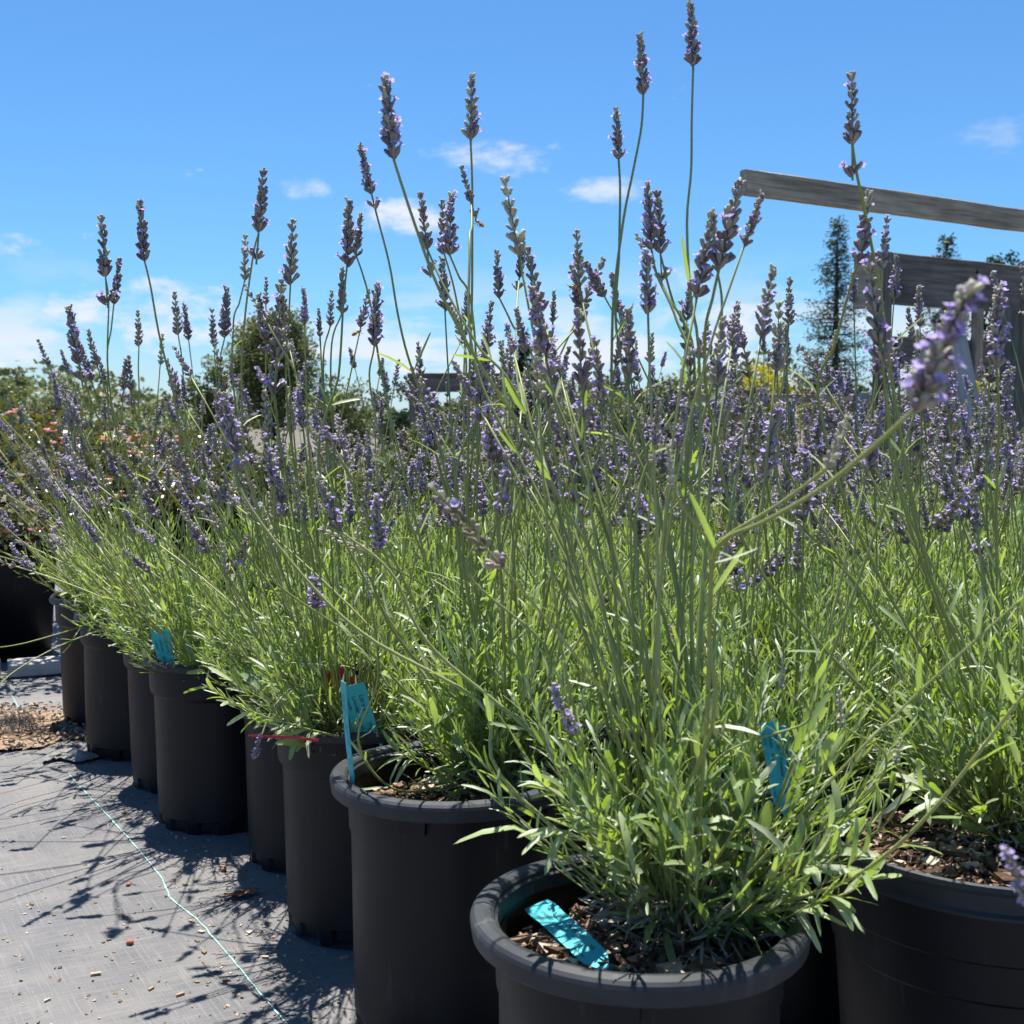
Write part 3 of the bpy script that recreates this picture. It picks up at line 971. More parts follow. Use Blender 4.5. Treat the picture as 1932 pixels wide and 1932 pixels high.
def crown_litter(a, seed, n=160, rad=.06):
    """grey old leaves and woody bases at the crown"""
    r = np.random.default_rng(seed)
    az = r.uniform(0, 6.28, n); rr = rad * np.sqrt(r.random(n))
    O = np.stack([rr * np.cos(az), rr * np.sin(az), r.uniform(0.0, .05, n)], -1)
    D = unit(np.stack([np.cos(az) + r.normal(size=n) * .5, np.sin(az) + r.normal(size=n) * .5, r.uniform(-.5, .8, n)], -1))
    B = basis(D, rdir(n, .8), r.uniform(.0008, .0016, n), r.uniform(.014, .032, n))
    for k in range(5):
        mk = (np.arange(n) % 5) == k
        a.stamp(LEAVES[k], B[mk], O[mk], 4, np.stack([r.uniform(.3, 1, mk.sum())] * 3, -1))
    for k in range(7):
        an = r.uniform(0, 6.28); d = unit([math.cos(an) * .6, math.sin(an) * .6, 1])
        p = np.array([.012 * math.cos(an), .012 * math.sin(an), -.01])
        a.tube([p, p + d * .03, p + d * .06 + r.normal(size=3) * .006], [.0036, .003, .002], 5, 4, (.3,) * 3)

LEAFOBJ = {}
def leaf_obj_mesh(k, ti):
    if (k, ti) not in LEAFOBJ:
        a = Acc(); a.stamp(LEAVES[k], [np.eye(3)], [[0, 0, 0]], 0, [[(ti + .5) / 6] * 3])
        LEAFOBJ[(k, ti)] = a.mesh('leaf', [M['lavender_leaf']])
    return LEAFOBJ[(k, ti)]

def to4(M3, o):
    m = Matrix.Identity(4)
    for i in range(3):
        for j in range(3):
            m[i][j] = float(M3[i][j])
        m[i][3] = float(o[i])
    return m

FOL = []
for i in range(5):
    par = foliage_params(700 + i, 135, 56, .12, .36)
    a = foliage_acc(par); crown_litter(a, 60 + i, 60)
    FOL.append(a.mesh('foliage', LM))

def rand_stalk_matrix(r, tilt_max, bias=None, tilt_min=0.0, crown=.05, lift=.02):
    az = r.uniform(0, 2 * math.pi)
    tl = math.radians(tilt_min + (tilt_max - tilt_min) * r.random() ** .9)
    d = Vector((math.sin(tl) * math.cos(az), math.sin(tl) * math.sin(az), math.cos(tl)))
    if bias is not None:
        d = (d + Vector(bias) * r.uniform(.2, 1.0)).normalized()
        az = math.atan2(d.y, d.x)
    q = d.to_track_quat('Z', 'Y').to_matrix().to_4x4()
    # turn about the axis so the bend (+X) points up the slope or at random
    want = Vector((0, 0, 1)) if r.random() < .6 else Vector((math.cos(az + r.uniform(-1, 1)), math.sin(az + r.uniform(-1, 1)), 0))
    loc = q.inverted() @ want.to_4d()
    ang = math.atan2(loc.y, loc.x) + r.uniform(-.5, .5)
    rr = crown * math.sqrt(r.random())
    return Matrix.Translation((rr * math.cos(az), rr * math.sin(az), lift)) @ q @ Matrix.Rotation(ang, 4, 'Z')

def add_stalk(root, r, tilt_max, lengths, bias=None, tilt_min=0):
    L = r.choice(lengths)
    c = [s for s in STALKS if abs(s[3] - L) < .05]
    me, tip, B, L0 = r.choice(c)
    sc = r.uniform(.92, 1.10)
    m = rand_stalk_matrix(r, tilt_max, bias, tilt_min) @ Matrix.Diagonal((sc, sc, sc, 1))
    o = link('flower_stalk', me, root, m)
    k = r.randrange(len(SPIKES))
    s2 = r.uniform(.62, 1.25) / sc
    link('flower_spike', SPIKES[k], o, to4(B * s2, tip) @ Matrix.Rotation(r.uniform(0, 6), 4, 'Z'))

# ---- plants of the front row
Z_CROWN = H_POT - .05 + .008
LAB_PLANT = {
    'A': 'lavender in the nearest pot, broad bright leaves fanning over the rim',
    'B': 'lavender in the pot with the wide grey rolled lip',
    'R': 'lavender in the large pot at the right edge, pale leaves over dry mulch',
    'C': 'lavender rising behind the red tag, in the third pot of the row',
    'D': 'lavender in the slim pot squeezed behind the red strip pot',
    'E': 'lavender above the pot with shadow stripes, turquoise tag at its foot',
    'F': 'lavender in the half hidden pot beyond the turquoise tag',
    'G': 'lavender with long bare stalks hanging left over the path',
    'H': 'lavender in the farthest pot of the front row, sprawling left',
}
PLANTS = {}
OUTW = (-.866, -.5, 0)
cfg = {  # shoots, stalks, tilt, bias, lengths, single leaves
    'A': (165, 20, 25, (-.12, .10, 0), (.46, .54), 290),
    'B': (150, 20, 34, (-.24, -.02, 0), (.38, .46), 190),
    'R': (170, 14, 34, (.05, .05, 0), (.30, .38, .46), 230),
    'C': (160, 18, 36, (-.32, -.12, 0), (.30, .38, .46), 90),
    'D': (150, 18, 36, (-.25, -.1, 0), (.30, .38, .46), 0),
    'E': (150, 18, 42, (-.45, -.18, 0), (.30, .38, .46), 60),
    'F': (140, 18, 42, (-.40, -.15, 0), (.30, .38), 0),
    'G': (140, 22, 42, (-.42, -.2, 0), (.30, .38, .46), 0),
    'H': (140, 22, 44, (-.45, -.2, 0), (.30, .38, .46), 0),
}
SET = {'A': (.055, .065), 'B': (.06, .06), 'R': (.05, .055), 'G': (0, .01), 'H': (0, .01)}
for i, k in enumerate('ABRCDEFGH'):
    x, y, R, kind = FRONT[k]
    zc = Z_CROWN + (.02 if k == 'R' else 0)
    sx, sy = SET.get(k, (-.012, -.03))
    root = empty('lavender_plant', (x + sx, y + sy, zc))
    tag(root, LAB_PLANT[k], 'lavender', 'lavender plants of the front row')
    PLANTS[k] = root
    sh, ns, tilt, bias, lens_, single = cfg[k]
    big = k in 'ABR'
    par = foliage_params(800 + i, sh, {'A': 68, 'R': 70, 'B': 62, 'G': 60, 'H': 60}.get(k, 71), .09, .33, (bias[0] * (.5 if k in 'ABRGH' else .8), bias[1] * (.5 if k in 'ABRGH' else 1.2)),
                         (.020, .046) if big else (.018, .040), .045, 1.0)
    mask = None
    tubes, O, D, Nn, Ls, Ws, T, K = par
    Pw = O + np.array(root.location) + D * Ls[:, None] * .6 - C0
    dd_ = Pw @ FW
    uu = 966 + F * (Pw @ RT) / dd_; vv_ = 966 - F * (Pw @ UP) / dd_
    keep = np.ones(len(Ls), bool)
    rk = np.random.default_rng(i + 5).random(len(Ls))
    for (a0, b0, a1, b1) in ((1428, 1345, 1502, 1540), (604, 1245, 722, 1402), (280, 1185, 338, 1282)):
        keep &= ~((uu > a0) & (uu < a1) & (vv_ > b0) & (vv_ < b1) & (rk < .95))   # thin foliage round the stuck-in tags
    w0 = (1428, 1345, 1502, 1540)
    kt = []
    for ti, (pts_, y_) in enumerate(tubes):
        Q = pts_ + np.array(root.location) - C0; dq = Q @ FW
        uq = 966 + F * (Q @ RT) / dq; vq = 966 - F * (Q @ UP) / dq
        hit = np.any((uq > w0[0]) & (uq < w0[2]) & (vq > w0[1]) & (vq < w0[3]))
        if not (hit and ti % 4): kt.append((pts_, y_))
    tubes = kt
    keep &= ~((uu > w0[0]) & (uu < w0[2]) & (vv_ > w0[1]) & (vv_ < w0[3]) & (rk < .97))
    if big:
        keep &= ~((O[:, 2] < (.085 if k == 'A' else .065)) & (rk < .80))                                     # bare woody bases
    par = (tubes, O[keep], D[keep], Nn[keep], Ls[keep], Ws[keep], T[keep], K[keep])
    if single:
        tubes, O, D, Nn, Ls, Ws, T, K = par
        near = Ls * Ws * 2e3 - (O[:, 1]) * .35 + RNG.normal(size=len(Ls)) * .03
        idx = np.argsort(-near)[:single]
        mask = np.ones(len(Ls), bool); mask[idx] = False
        Wb = Ws.copy(); Wb[idx] *= np.random.default_rng(i).uniform(1.15, 2.3, len(idx))
        B = basis(D[idx], Nn[idx], Wb[idx], Ls[idx] * 1.12)
        for q, ii in enumerate(idx):
            link('leaf', leaf_obj_mesh(int(K[ii]), min(5, int(T[ii] * 6))), root, to4(B[q], O[ii]))
    a = foliage_acc(par, mask); crown_litter(a, 300 + i, {'A': 760, 'B': 420, 'R': 420}.get(k, 120), .085 if big else .06)
    fo = link('foliage', a.mesh('foliage', LM), root)
    tag(fo, kind='stuff')
    r = random.Random(40 + i)
    for s in range(ns):
        add_stalk(root, r, tilt, lens_, bias)
    for s in range({'A': 6, 'B': 9, 'C': 7, 'D': 6, 'E': 4, 'F': 3, 'R': 5}.get(k, 0)):
        add_stalk(root, r, 24, (.54, .62), (bias[0] * .35, 0, 0))
    for s in range({'C': 6, 'D': 4, 'E': 8, 'F': 5, 'G': 5}.get(k, 0)):
        add_stalk(root, r, 30, (.38, .46, .54), (-.95, -.30, .1))

def catmull(P, n=26):
    P = np.asarray(P, float)
    Q = np.vstack([2 * P[0] - P[1], P, 2 * P[-1] - P[-2]])
    out = []
    m = len(P) - 1
    for s in np.linspace(0, m, n):
        i = min(int(s), m - 1); t = s - i
        a, b, c, d = Q[i], Q[i + 1], Q[i + 2], Q[i + 3]
        out.append(.5 * ((2 * b) + (-a + c) * t + (2 * a - 5 * b + 4 * c - d) * t * t + (-a + 3 * b - 3 * c + d) * t ** 3))
    return np.array(out)

def leafy_branch(plant, pix, depths, n, llen, wid, seed, rad=.0018):
    # a low side branch with broad young leaves
    root = PLANTS[plant]; rl = np.array(root.location); r = np.random.default_rng(seed)
    P = catmull([at(u, v, d) for (u, v), d in zip(pix, depths)], 24)
    c = P[0]
    a = Acc(); a.tube(P - c, np.linspace(rad, rad * .45, len(P)), 6, 1, (.75,) * 3)
    br = link('branch', a.mesh('branch', LM), root, Matrix.Translation(c - rl))
    for k in range(n):
        f = .18 + .82 * k / max(1, n - 1)
        i = min(len(P) - 2, int(f * (len(P) - 1)))
        t = unit(P[i + 1] - P[i])
        o = unit(np.cross(t, r.normal(size=3) + np.array([0, .3, .2])))
        d = unit(t * r.uniform(.7, 1.3) + o * r.uniform(.5, 1.0) + np.array([0, -.1, .15]))
        l = r.uniform(.7, 1.15) * llen * (1.0 - .3 * f); w = wid * r.uniform(.75, 1.2) * (1 - .25 * f)
        B = basis(d[None], (np.array([0, 0, 1.0]) + r.normal(size=3) * .5)[None], w, l)[0]
        link('leaf', leaf_obj_mesh(int(r.integers(0, 5)), int(r.integers(2, 6))), br, to4(B, P[i] - c))
    return br

# ---- the block behind
NEARLAB = {}
_o = sorted(range(len(BACK)), key=lambda i: BACK[i][1])
for _i, _l in zip(_o[:4], ['standing just behind the upright turquoise tag', 'at the right edge, beyond the large double bead pot', 'between the rolled lip pot and the upright turquoise tag, one row back', 'directly behind the large double bead pot, one row back']):
    NEARLAB[_i] = _l
for i, q in enumerate(BACK):
    root = empty('lavender_plant', (q[0], q[1], Z_CROWN), random.uniform(0, 6.28))
    tag(root, ('lavender plant ' + NEARLAB[i]) if i in NEARLAB else 'lavender plant in the dense flowering block behind the front row', 'lavender', 'lavender plants in the dense block')
    tag(link('foliage', FOL[i % 5], root), kind='stuff')
    r = random.Random(900 + i)
    near = q[1] < 2.2
    for s in range(16 if near else 22):
        me, L = r.choice([c for c in COMBO if c[1] < .5])
        sc = r.uniform(.84, 1.22)
        link('flower_stalk', me, root, rand_stalk_matrix(r, 43) @ Matrix.Diagonal((sc, sc, sc, 1)))
    for s in range(6 if near else 2):
        me, L = r.choice([c for c in COMBO if c[1] > .5])
        sc = r.uniform(.84, 1.08)
        link('flower_stalk', me, root, rand_stalk_matrix(r, 27) @ Matrix.Diagonal((sc, sc, sc, 1)))

# ---- stalks that stand out one by one
def hero(plant, tip, base, depth, way=(), spk=0, rad=.0011, dtip=0.0, droot=None, leaves=(), root_off=(0, 0, .02), fat=1.0):
    """tip, base: ends of the flower spike; way: points of the stem from the spike down towards the root, in picture units at their real distance"""
    root = PLANTS[plant]
    rl = np.array(root.location)
    r = np.random.default_rng(int(tip[0] * 7 + tip[1]))
    start = rl + np.array(root_off) + np.append(r.normal(size=2) * .028, 0)
    dr = float((start - C0) @ FW)
    B_ = at(*base, depth); T_ = at(*tip, depth + dtip)
    n = len(way)
    pts = [B_]
    for i, (u, v) in enumerate(way):
        if v > 850 and plant in 'AB' and depth > .95:
            u += r.normal() * 45
        f = (i + 1) / (n + 1)
        f = f * .8
        pts.append(at(u, v, depth * (1 - f) + dr * f))
    if n == 0:
        sd = unit(T_ - B_); ln = np.linalg.norm(B_ - start)
        p1 = B_ - sd * ln * .4
        mid = .55 * p1 + .45 * (start + np.array([0, 0, ln * .25]))
        pts.append(p1); pts.append(.5 * mid + .5 * start + np.array([0, 0, .02]))
    pts.append(start)
    P = catmull(pts[::-1], 30)
    ctr = P[0]
    a = Acc()
    a.tube(P - ctr, np.linspace(rad * 1.65, rad * 1.05, len(P)), 6, 1, (r.uniform(.3, .6),) * 3)
    side_leaves(a, P - ctr, r, list(leaves) or [.15, .3, .42], .028, .055)
    o = link('flower_stalk', a.mesh('flower_stalk', LM), root, Matrix.Translation(ctr - rl))
    L = np.linalg.norm(T_ - B_)
    sc = L / SL
    Bq = np.array(Vector(T_ - B_).to_track_quat('Z', 'Y').to_matrix())
    link('flower_spike', SPIKES[spk], o, to4(Bq * sc, B_ - ctr) @ Matrix.Rotation(r.uniform(0, 6), 4, 'Z') @ Matrix.Diagonal((fat, fat, 1, 1)))

hero('A', (1302, 5), (1308, 122), 1.24, [(1305, 230), (1304, 320), (1296, 420), (1303, 560), (1318, 660), (1300, 900), (1290, 1200)], 2, leaves=(.5, .55))
hero('A', (1207, 65), (1214, 175), 1.22, [(1210, 240), (1195, 320), (1174, 430), (1155, 620), (1180, 900), (1230, 1250)], 2)
hero('A', (1162, 203), (1167, 298), 1.26, [(1170, 360), (1168, 480), (1165, 640), (1200, 900), (1250, 1250)], 0)
hero('A', (726, 150), (742, 298), 1.14, [(752, 330), (785, 430), (828, 545), (900, 680), (985, 810), (1075, 950), (1180, 1250)], 5, .0013)
hero('B', (890, 140), (888, 265), 1.48, [(891, 350), (891, 470), (890, 580), (884, 800), (870, 1050)], 4, .0013)
hero('B', (679, 272), (700, 362), 1.40, [(712, 410), (735, 500), (752, 600), (775, 690), (830, 850), (860, 1100)], 1)
hero('C', (497, 322), (488, 440), 1.62, [(478, 480), (462, 600), (456, 720), (470, 900), (560, 1150)], 8)
hero('C', (264, 378), (272, 490), 1.58, [(284, 540), (300, 630), (325, 730), (345, 820), (420, 980), (560, 1180)], 0)
hero('E', (191, 405), (199, 522), 2.05, [(205, 570), (203, 690), (215, 850), (300, 1050)], 3)
hero('E', (226, 487), (215, 572), 2.10, [(210, 620), (203, 690), (230, 850), (320, 1050)], 0)
hero('C', (552, 413), (548, 535), 1.75, [(545, 600), (540, 720), (560, 900)], 4)
hero('D', (463, 443), (462, 528), 2.0, [(452, 570), (440, 620), (450, 800)], 7)
hero('B', (659, 377), (655, 500), 1.62, [(648, 570), (640, 700), (700, 950)], 2)
hero('B', (681, 403), (672, 482), 1.65, [(685, 520), (700, 580), (740, 800)], 0)
hero('A', (793, 362), (806, 470), 1.34, [(840, 545), (900, 650), (1010, 830)], 3)
hero('B', (851, 367), (848, 480), 1.45, [(865, 520), (890, 580), (900, 800)], 9)
hero('B', (834, 376), (838, 478), 1.50, [(860, 560), (880, 700), (880, 900)], 4)
hero('A', (870, 312), (889, 380), 1.45, [(890, 425), (886, 470), (900, 700), (1050, 1000)], 3)
hero('B', (937, 472), (941, 560), 1.5, [(965, 610), (1000, 700), (960, 900)], 0)
hero('A', (986, 443), (980, 520), 1.55, [(975, 600), (985, 760), (1080, 1050)], 1)
hero('A', (993, 465), (1022, 590), 1.42, [(1045, 670), (1080, 780), (1150, 1000)], 3)
hero('A', (1088, 433), (1094, 540), 1.36, [(1110, 620), (1150, 760), (1220, 1050)], 4)
hero('A', (1078, 500), (1100, 605), 1.42, [(1050, 660), (1030, 700), (1120, 950)], 0)
hero('A', (1222, 352), (1229, 470), 1.30, [(1240, 520), (1275, 600), (1300, 720), (1310, 1000)], 5)
hero('A', (1240, 362), (1246, 480), 1.32, [(1270, 570), (1310, 680), (1310, 1000)], 8)
hero('A', (1200, 440), (1232, 502), 1.30, [(1260, 560), (1300, 660), (1305, 1000)], 7)
hero('R', (1397, 340), (1358, 502), 1.12, [(1345, 560), (1330, 640), (1345, 800), (1450, 1100)], 2, .0012)
hero('A', (1347, 421), (1354, 512), 1.25, [(1362, 580), (1350, 700), (1330, 950)], 4)
hero('R', (1607, 135), (1608, 272), 1.12, [(1617, 330), (1640, 440), (1665, 580), (1690, 760), (1760, 1100)], 3, .0012)
hero('R', (1641, 360), (1620, 495), 1.2, [(1605, 540), (1575, 650), (1545, 760), (1640, 1050)], 0)
hero('R', (1674, 412), (1664, 505), 1.35, [(1660, 600), (1680, 800), (1750, 1050)], 6)
hero('R', (1640, 500), (1665, 680), 1.15, [(1672, 760), (1690, 900), (1770, 1150)], 6)
hero('R', (1490, 523), (1488, 612), 1.5, [(1480, 700), (1470, 850), (1600, 1080)], 4)
hero('R', (1470, 570), (1466, 700), 1.45, [(1470, 800), (1480, 950), (1650, 1150)], 7)
hero('R', (1884, 545), (1880, 690), 1.18, [(1885, 800), (1880, 1000)], 5)
# close, out-of-focus stalks leaning to the camera
hero('A', (1832, 536), (1727, 772), .60, [(1640, 850), (1545, 925), (1440, 985), (1372, 1015), (1345, 1060), (1338, 1200), (1335, 1400)], 9, .0012, -.02, fat=1.15)
hero('A', (1600, 785), (1562, 882), .76, [(1500, 930), (1440, 970), (1375, 1010), (1346, 1050), (1338, 1220), (1330, 1400)], 7, .0010)
hero('A', (1260, 840), (1270, 922), .82, [(1290, 960), (1320, 1000), (1340, 1040), (1338, 1220), (1330, 1400)], 7, .0010)
hero('R', (1898, 1600), (1945, 1712), .62, [(1990, 1760), (2040, 1720), (2060, 1600)], 9, .0011)
# left wing
hero('G', (130, 577), (148, 682), 2.15, [(165, 735), (190, 800), (250, 920), (270, 1050)], 1, .0012)
hero('H', (71, 640), (92, 690), 2.6, [(110, 720), (140, 790), (200, 950)], 3)
hero('H', (115, 660), (130, 705), 2.75, [(150, 760), (190, 880)], 0)
hero('G', (166, 622), (183, 690), 2.4, [(200, 740), (240, 860), (280, 1000)], 4)
hero('F', (260, 585), (262, 652), 2.4, [(262, 720), (275, 860)], 4)
hero('G', (243, 670), (247, 737), 2.5, [(258, 790), (275, 900)], 3)
hero('F', (329, 550), (336, 630), 2.3, [(345, 700), (350, 860)], 4)
hero('D', (428, 545), (424, 635), 1.95, [(415, 700), (430, 850)], 5)
hero('C', (531, 535), (522, 680), 1.75, [(520, 760), (560, 950)], 3)
hero('B', (711, 540), (706, 652), 1.6, [(700, 740), (740, 950)], 5)
hero('C', (626, 548), (623, 615), 1.9, [(610, 680), (620, 850)], 4)
hero('C', (646, 505), (645, 590), 1.85, [(625, 660), (630, 850)], 0)
# stalks low in front
hero('B', (711, 938), (714, 1040), 1.30, [(720, 1120), (760, 1250)], 9)
hero('C', (418, 1022), (428, 1082), 1.62, [(450, 1150), (540, 1280)], 7)
hero('B', (497, 825), (518, 915), 1.38, [(540, 1000), (600, 1090), (690, 1210), (780, 1320)], 6)
hero('A', (420, 740), (445, 850), 1.25, [(470, 930), (545, 1075), (655, 1200), (800, 1330), (950, 1470)], 1, .0013)
hero('A', (1042, 1296), (1086, 1386), 1.00, [(1110, 1420), (1150, 1480), (1190, 1560)], 9)
hero('A', (955, 858), (948, 972), 1.20, [(985, 1080), (1060, 1230), (1150, 1400)], 6)
hero('A', (1030, 850), (1052, 950), 1.25, [(1080, 1050), (1150, 1250)], 2)
hero('C', (492, 1386), (478, 1432), 1.64, [(520, 1330), (580, 1300)], 9)
hero('A', (600, 900), (640, 1000), 1.22, [(700, 1080), (830, 1220), (1000, 1400)], 2, .0012)
hero('B', (690, 1080), (700, 1130), 1.42, [(640, 1280), (700, 1400), (790, 1490)], 7)
hero('G', (20, 1030), (60, 1075), 2.3, [(120, 1130), (200, 1180)], 9)
hero('G', (-70, 1255), (-30, 1225), 2.45, [(40, 1215), (130, 1190), (190, 1170)], 7)
hero('G', (-60, 1330), (-20, 1310), 2.4, [(30, 1265), (110, 1220), (190, 1190)], 7)
hero('H', (2, 960), (30, 1010), 2.7, [(80, 1060), (150, 1110)], 5)
leafy_branch('A', [(1300, 1735), (1400, 1730), (1500, 1712), (1585, 1690), (1655, 1650)], [1.17, 1.13, 1.09, 1.06, 1.05], 26, .046, .0048, 1)
leafy_branch('A', [(1300, 1735), (1440, 1690), (1545, 1640), (1625, 1570), (1690, 1490)], [1.17, 1.14, 1.10, 1.08, 1.07], 22, .048, .0042, 2)
leafy_branch('A', [(1260, 1720), (1190, 1640), (1110, 1590), (1040, 1560)], [1.17, 1.12, 1.07, 1.04], 18, .052, .0040, 3)
leafy_branch('A', [(1270, 1720), (1180, 1620), (1090, 1530), (1010, 1470)], [1.17, 1.12, 1.08, 1.05], 20, .042, .0034, 4)
leafy_branch('A', [(1290, 1730), (1340, 1640), (1400, 1540), (1430, 1440)], [1.17, 1.11, 1.07, 1.05], 20, .044, .0036, 5)
leafy_branch('A', [(1300, 1735), (1480, 1700), (1610, 1655), (1740, 1550), (1900, 1350), (1990, 1230)], [1.17, 1.10, 1.02, .93, .84, .80], 12, .05, .0040, 6, .0022)
leafy_branch('A', [(1300, 1735), (1400, 1660), (1560, 1480), (1740, 1300), (1960, 1100)], [1.17, 1.10, 1.0, .92, .86], 8, .045, .0030, 7, .0015)
leafy_branch('B', [(930, 1520), (860, 1480), (790, 1440), (740, 1410)], [1.60, 1.56, 1.52, 1.50], 18, .040, .0034, 8)
leafy_branch('B', [(930, 1520), (900, 1400), (850, 1290), (800, 1200)], [1.60, 1.56, 1.52, 1.50], 18, .042, .0030, 9)
leafy_branch('C', [(640, 1390), (560, 1370), (470, 1340), (380, 1290)], [1.74, 1.68, 1.64, 1.62], 20, .040, .0034, 10)
leafy_branch('R', [(1900, 1600), (1830, 1540), (1770, 1500), (1720, 1480)], [1.36, 1.30, 1.26, 1.24], 18, .048, .0044, 11)
leafy_branch('G', [(250, 1180), (180, 1150), (90, 1090), (40, 1040)], [2.75, 2.65, 2.55, 2.5], 16, .04, .0026, 12)
# young green buds on the nearest plant
for (tu, tv, bu, bv, d) in [(1582, 1300, 1590, 1370, 1.02), (1478, 1240, 1474, 1300, 1.05), (1420, 1555, 1424, 1590, 1.0), (1700, 1385, 1690, 1440, 1.05)]:
    hero('A', (tu, tv), (bu, bv), d, [(bu + 6, bv + 60), (bu - 40, bv + 150)], 7, .0008)

# ------------------------------------------------------------------ plant tags
def text_mesh(lines, size=.0052, gap=1.35):
    """lettering in the XY plane, joined into one mesh; lines = [(text, x, y, size)]"""
    a = Acc()
    for (t, x, y, sz) in lines:
        cu = bpy.data.curves.new('lettering', 'FONT')
        cu.body = t; cu.size = sz; cu.resolution_u = 2
        ob = bpy.data.objects.new('lettering_tmp', cu)
        COL.objects.link(ob)
        dg = bpy.context.evaluated_depsgraph_get()
        me = bpy.data.meshes.new_from_object(ob.evaluated_get(dg))
        vs = np.array([v.co[:] for v in me.vertices]) + np.array([x, y, 0])
        a.raw(vs, [tuple(p.vertices) for p in me.polygons])
        bpy.data.objects.remove(ob, do_unlink=True); bpy.data.meshes.remove(me); bpy.data.curves.remove(cu)
    return a.mesh('lettering', M['ink'], False)

TAG_TEXT = text_mesh([("Lav x int.", -.055, .0035, .0078), ("'Provence'", -.017, .0035, .0070), ("Lavender", -.055, -.0035, .0062), ("full sun", -.024, -.0035, .0052),
                      ("Lavandin", -.055, -.0095, .0050), ("#5", .028, .002, .0072), ("low water", .022, -.0085, .0045)])
TAG_BODY = None
def tag_mesh():
    w = .0128; L = .14
    xs = -L / 2
    out = [(xs, -w * .92), (xs + .002, -w), (xs + .026, -w), (xs + .0275, -w * .93), (.047, -w * .93), (.070, -.001), (.070, .001), (.047, w * .93), (xs + .0275, w * .93), (xs + .026, w), (xs + .002, w), (xs, w * .92)]
    t = .00045
    n = len(out)
    # slight bow along the length
    bow = lambda x: .0016 * (1 - (x / .07) ** 2)
    # resample along x
    xsn = np.linspace(-.07, .07, 15)
    up = []; lo = []
    px = np.array([p[0] for p in out[6:]][::-1]); py = np.array([p[1] for p in out[6:]][::-1])
    order = np.argsort(px, kind='stable')
    hw = np.interp(xsn, px[order], py[order])
    v = []; f = []
    for x, h in zip(xsn, hw):
        for (y, z) in ((-h, -t), (h, -t), (h, t), (-h, t)):
            v.append((x, y, z + bow(x)))
    for i in range(14):
        for k in range(4):
            k2 = (k + 1) % 4
            f.append((i * 4 + k, (i + 1) * 4 + k, (i + 1) * 4 + k2, i * 4 + k2))
    f += [(0, 1, 2, 3), (59, 58, 57, 56)]
    a = Acc(); a.raw(v, f)
    return a.mesh('plant_tag', M['tag_turquoise'], False)
TAG_BODY = tag_mesh()

def plant_tag(top, bot, facing, label, wscale=1.0, mirror=False):
    """top and bottom of the stake in space, 'facing' = rough direction of its printed face"""
    top = np.asarray(top, float); bot = np.asarray(bot, float)
    x = unit(bot - top); L = np.linalg.norm(bot - top)
    z = np.asarray(facing, float); z = unit(z - x * (z @ x)); y = np.cross(z, x)
    o = link('plant_tag', TAG_BODY)
    o.matrix_world = to4(np.stack([x, y, z], -1), (top + bot) / 2) @ Matrix.Diagonal((L / .14, wscale, 1, 1))
    tag(o, label, 'plant tag', 'turquoise plant tags')
    link('lettering', TAG_TEXT, o, Matrix.Translation((0, 0, .0026)))
    return o

zs = H_POT - .04
ta = on_z(1012, 1706, zs + .018); tb = on_z(1148, 1832, zs + .001)
plant_tag(ta, tb, (-.1, -.25, 1), 'turquoise tag lying flat on the soil of the nearest pot', 1.12)
plant_tag(at(648, 1286, 1.52), at(668, 1490, 1.53), (-.93, -.38, 0), 'turquoise tag seen edge-on inside the left rim of the rolled lip pot', 1.0)
plant_tag(at(664, 1292, 1.75), at(722, 1480, 1.77), (-.15, -1, .1), 'turquoise tag leaning behind the edge-on one, face to the camera', 1.45)
plant_tag(at(302, 1190, 2.27), at(334, 1335, 2.27), (-.1, -1, .2), 'turquoise tag leaning above the shadow-striped lip', 1.35)
plant_tag(at(287, 1140, 2.45), at(303, 1250, 2.47), (-.3, -1, .2), 'turquoise tag half buried in leaves behind the shadow-striped pot', 1.0)
plant_tag(at(1450, 1362, 1.46), at(1482, 1540, 1.46), (-.1, -1, .1), 'turquoise tag upright between the nearest pot and the right pot', 1.0)
plant_tag(at(1466, 1372, 1.475), at(1492, 1545, 1.475), (.15, -1, .1), 'turquoise tag tucked close behind another between the two near pots', 1.0)
plant_tag(at(1020, 1262, 1.72), at(1034, 1400, 1.72), (.95, -.35, 0), 'narrow turquoise tag edge-on in the stems right of the rolled lip pot', 1.0)

def red_tag(pts, th, label):
    P = np.array(pts); n = len(P)
    nrm = unit(np.cross(P[1] - P[0], P[2] - P[0]))
    c = P.mean(0)
    v = np.concatenate([P - c + nrm * th, P - c - nrm * th])
    f = [tuple(range(n)), tuple(range(2 * n - 1, n - 1, -1))] + [(i, i + n, (i + 1) % n + n, (i + 1) % n) for i in range(n)]
    a = Acc(); a.raw(v, f)
    o = link('red_marker', a.mesh('red_marker', M['red_plastic'], False)); o.location = c
    tag(o, label, 'plant marker', 'red plastic markers')
red_tag([at(u, v, 1.84) for u, v in ((609, 1281), (612, 1275), (640, 1258), (652, 1262), (646, 1290), (630, 1302), (628, 1316), (632, 1400), (627, 1400), (622, 1316), (619, 1302))], .0006, 'red flag-shaped marker stuck among the stems beside the turquoise tags')
red_tag([at(u, v, 1.86) for u, v in ((656, 1278), (664, 1276), (674, 1300), (660, 1400), (655, 1400), (650, 1300))], .0006, 'narrow red marker behind the turquoise tag that faces the camera')
red_tag([at(u, v, 1.66) for u, v in ((468, 1388), (480, 1386), (545, 1389), (602, 1394), (600, 1399), (545, 1394), (480, 1391))], .0006, 'long red strip lying along the rim of the third pot')
red_tag([at(u, v, 1.80) for u, v in ((800, 1250), (806, 1222), (812, 1222), (812, 1300), (806, 1300))], .0006, 'thin red stake in the stems behind the rolled lip pot')

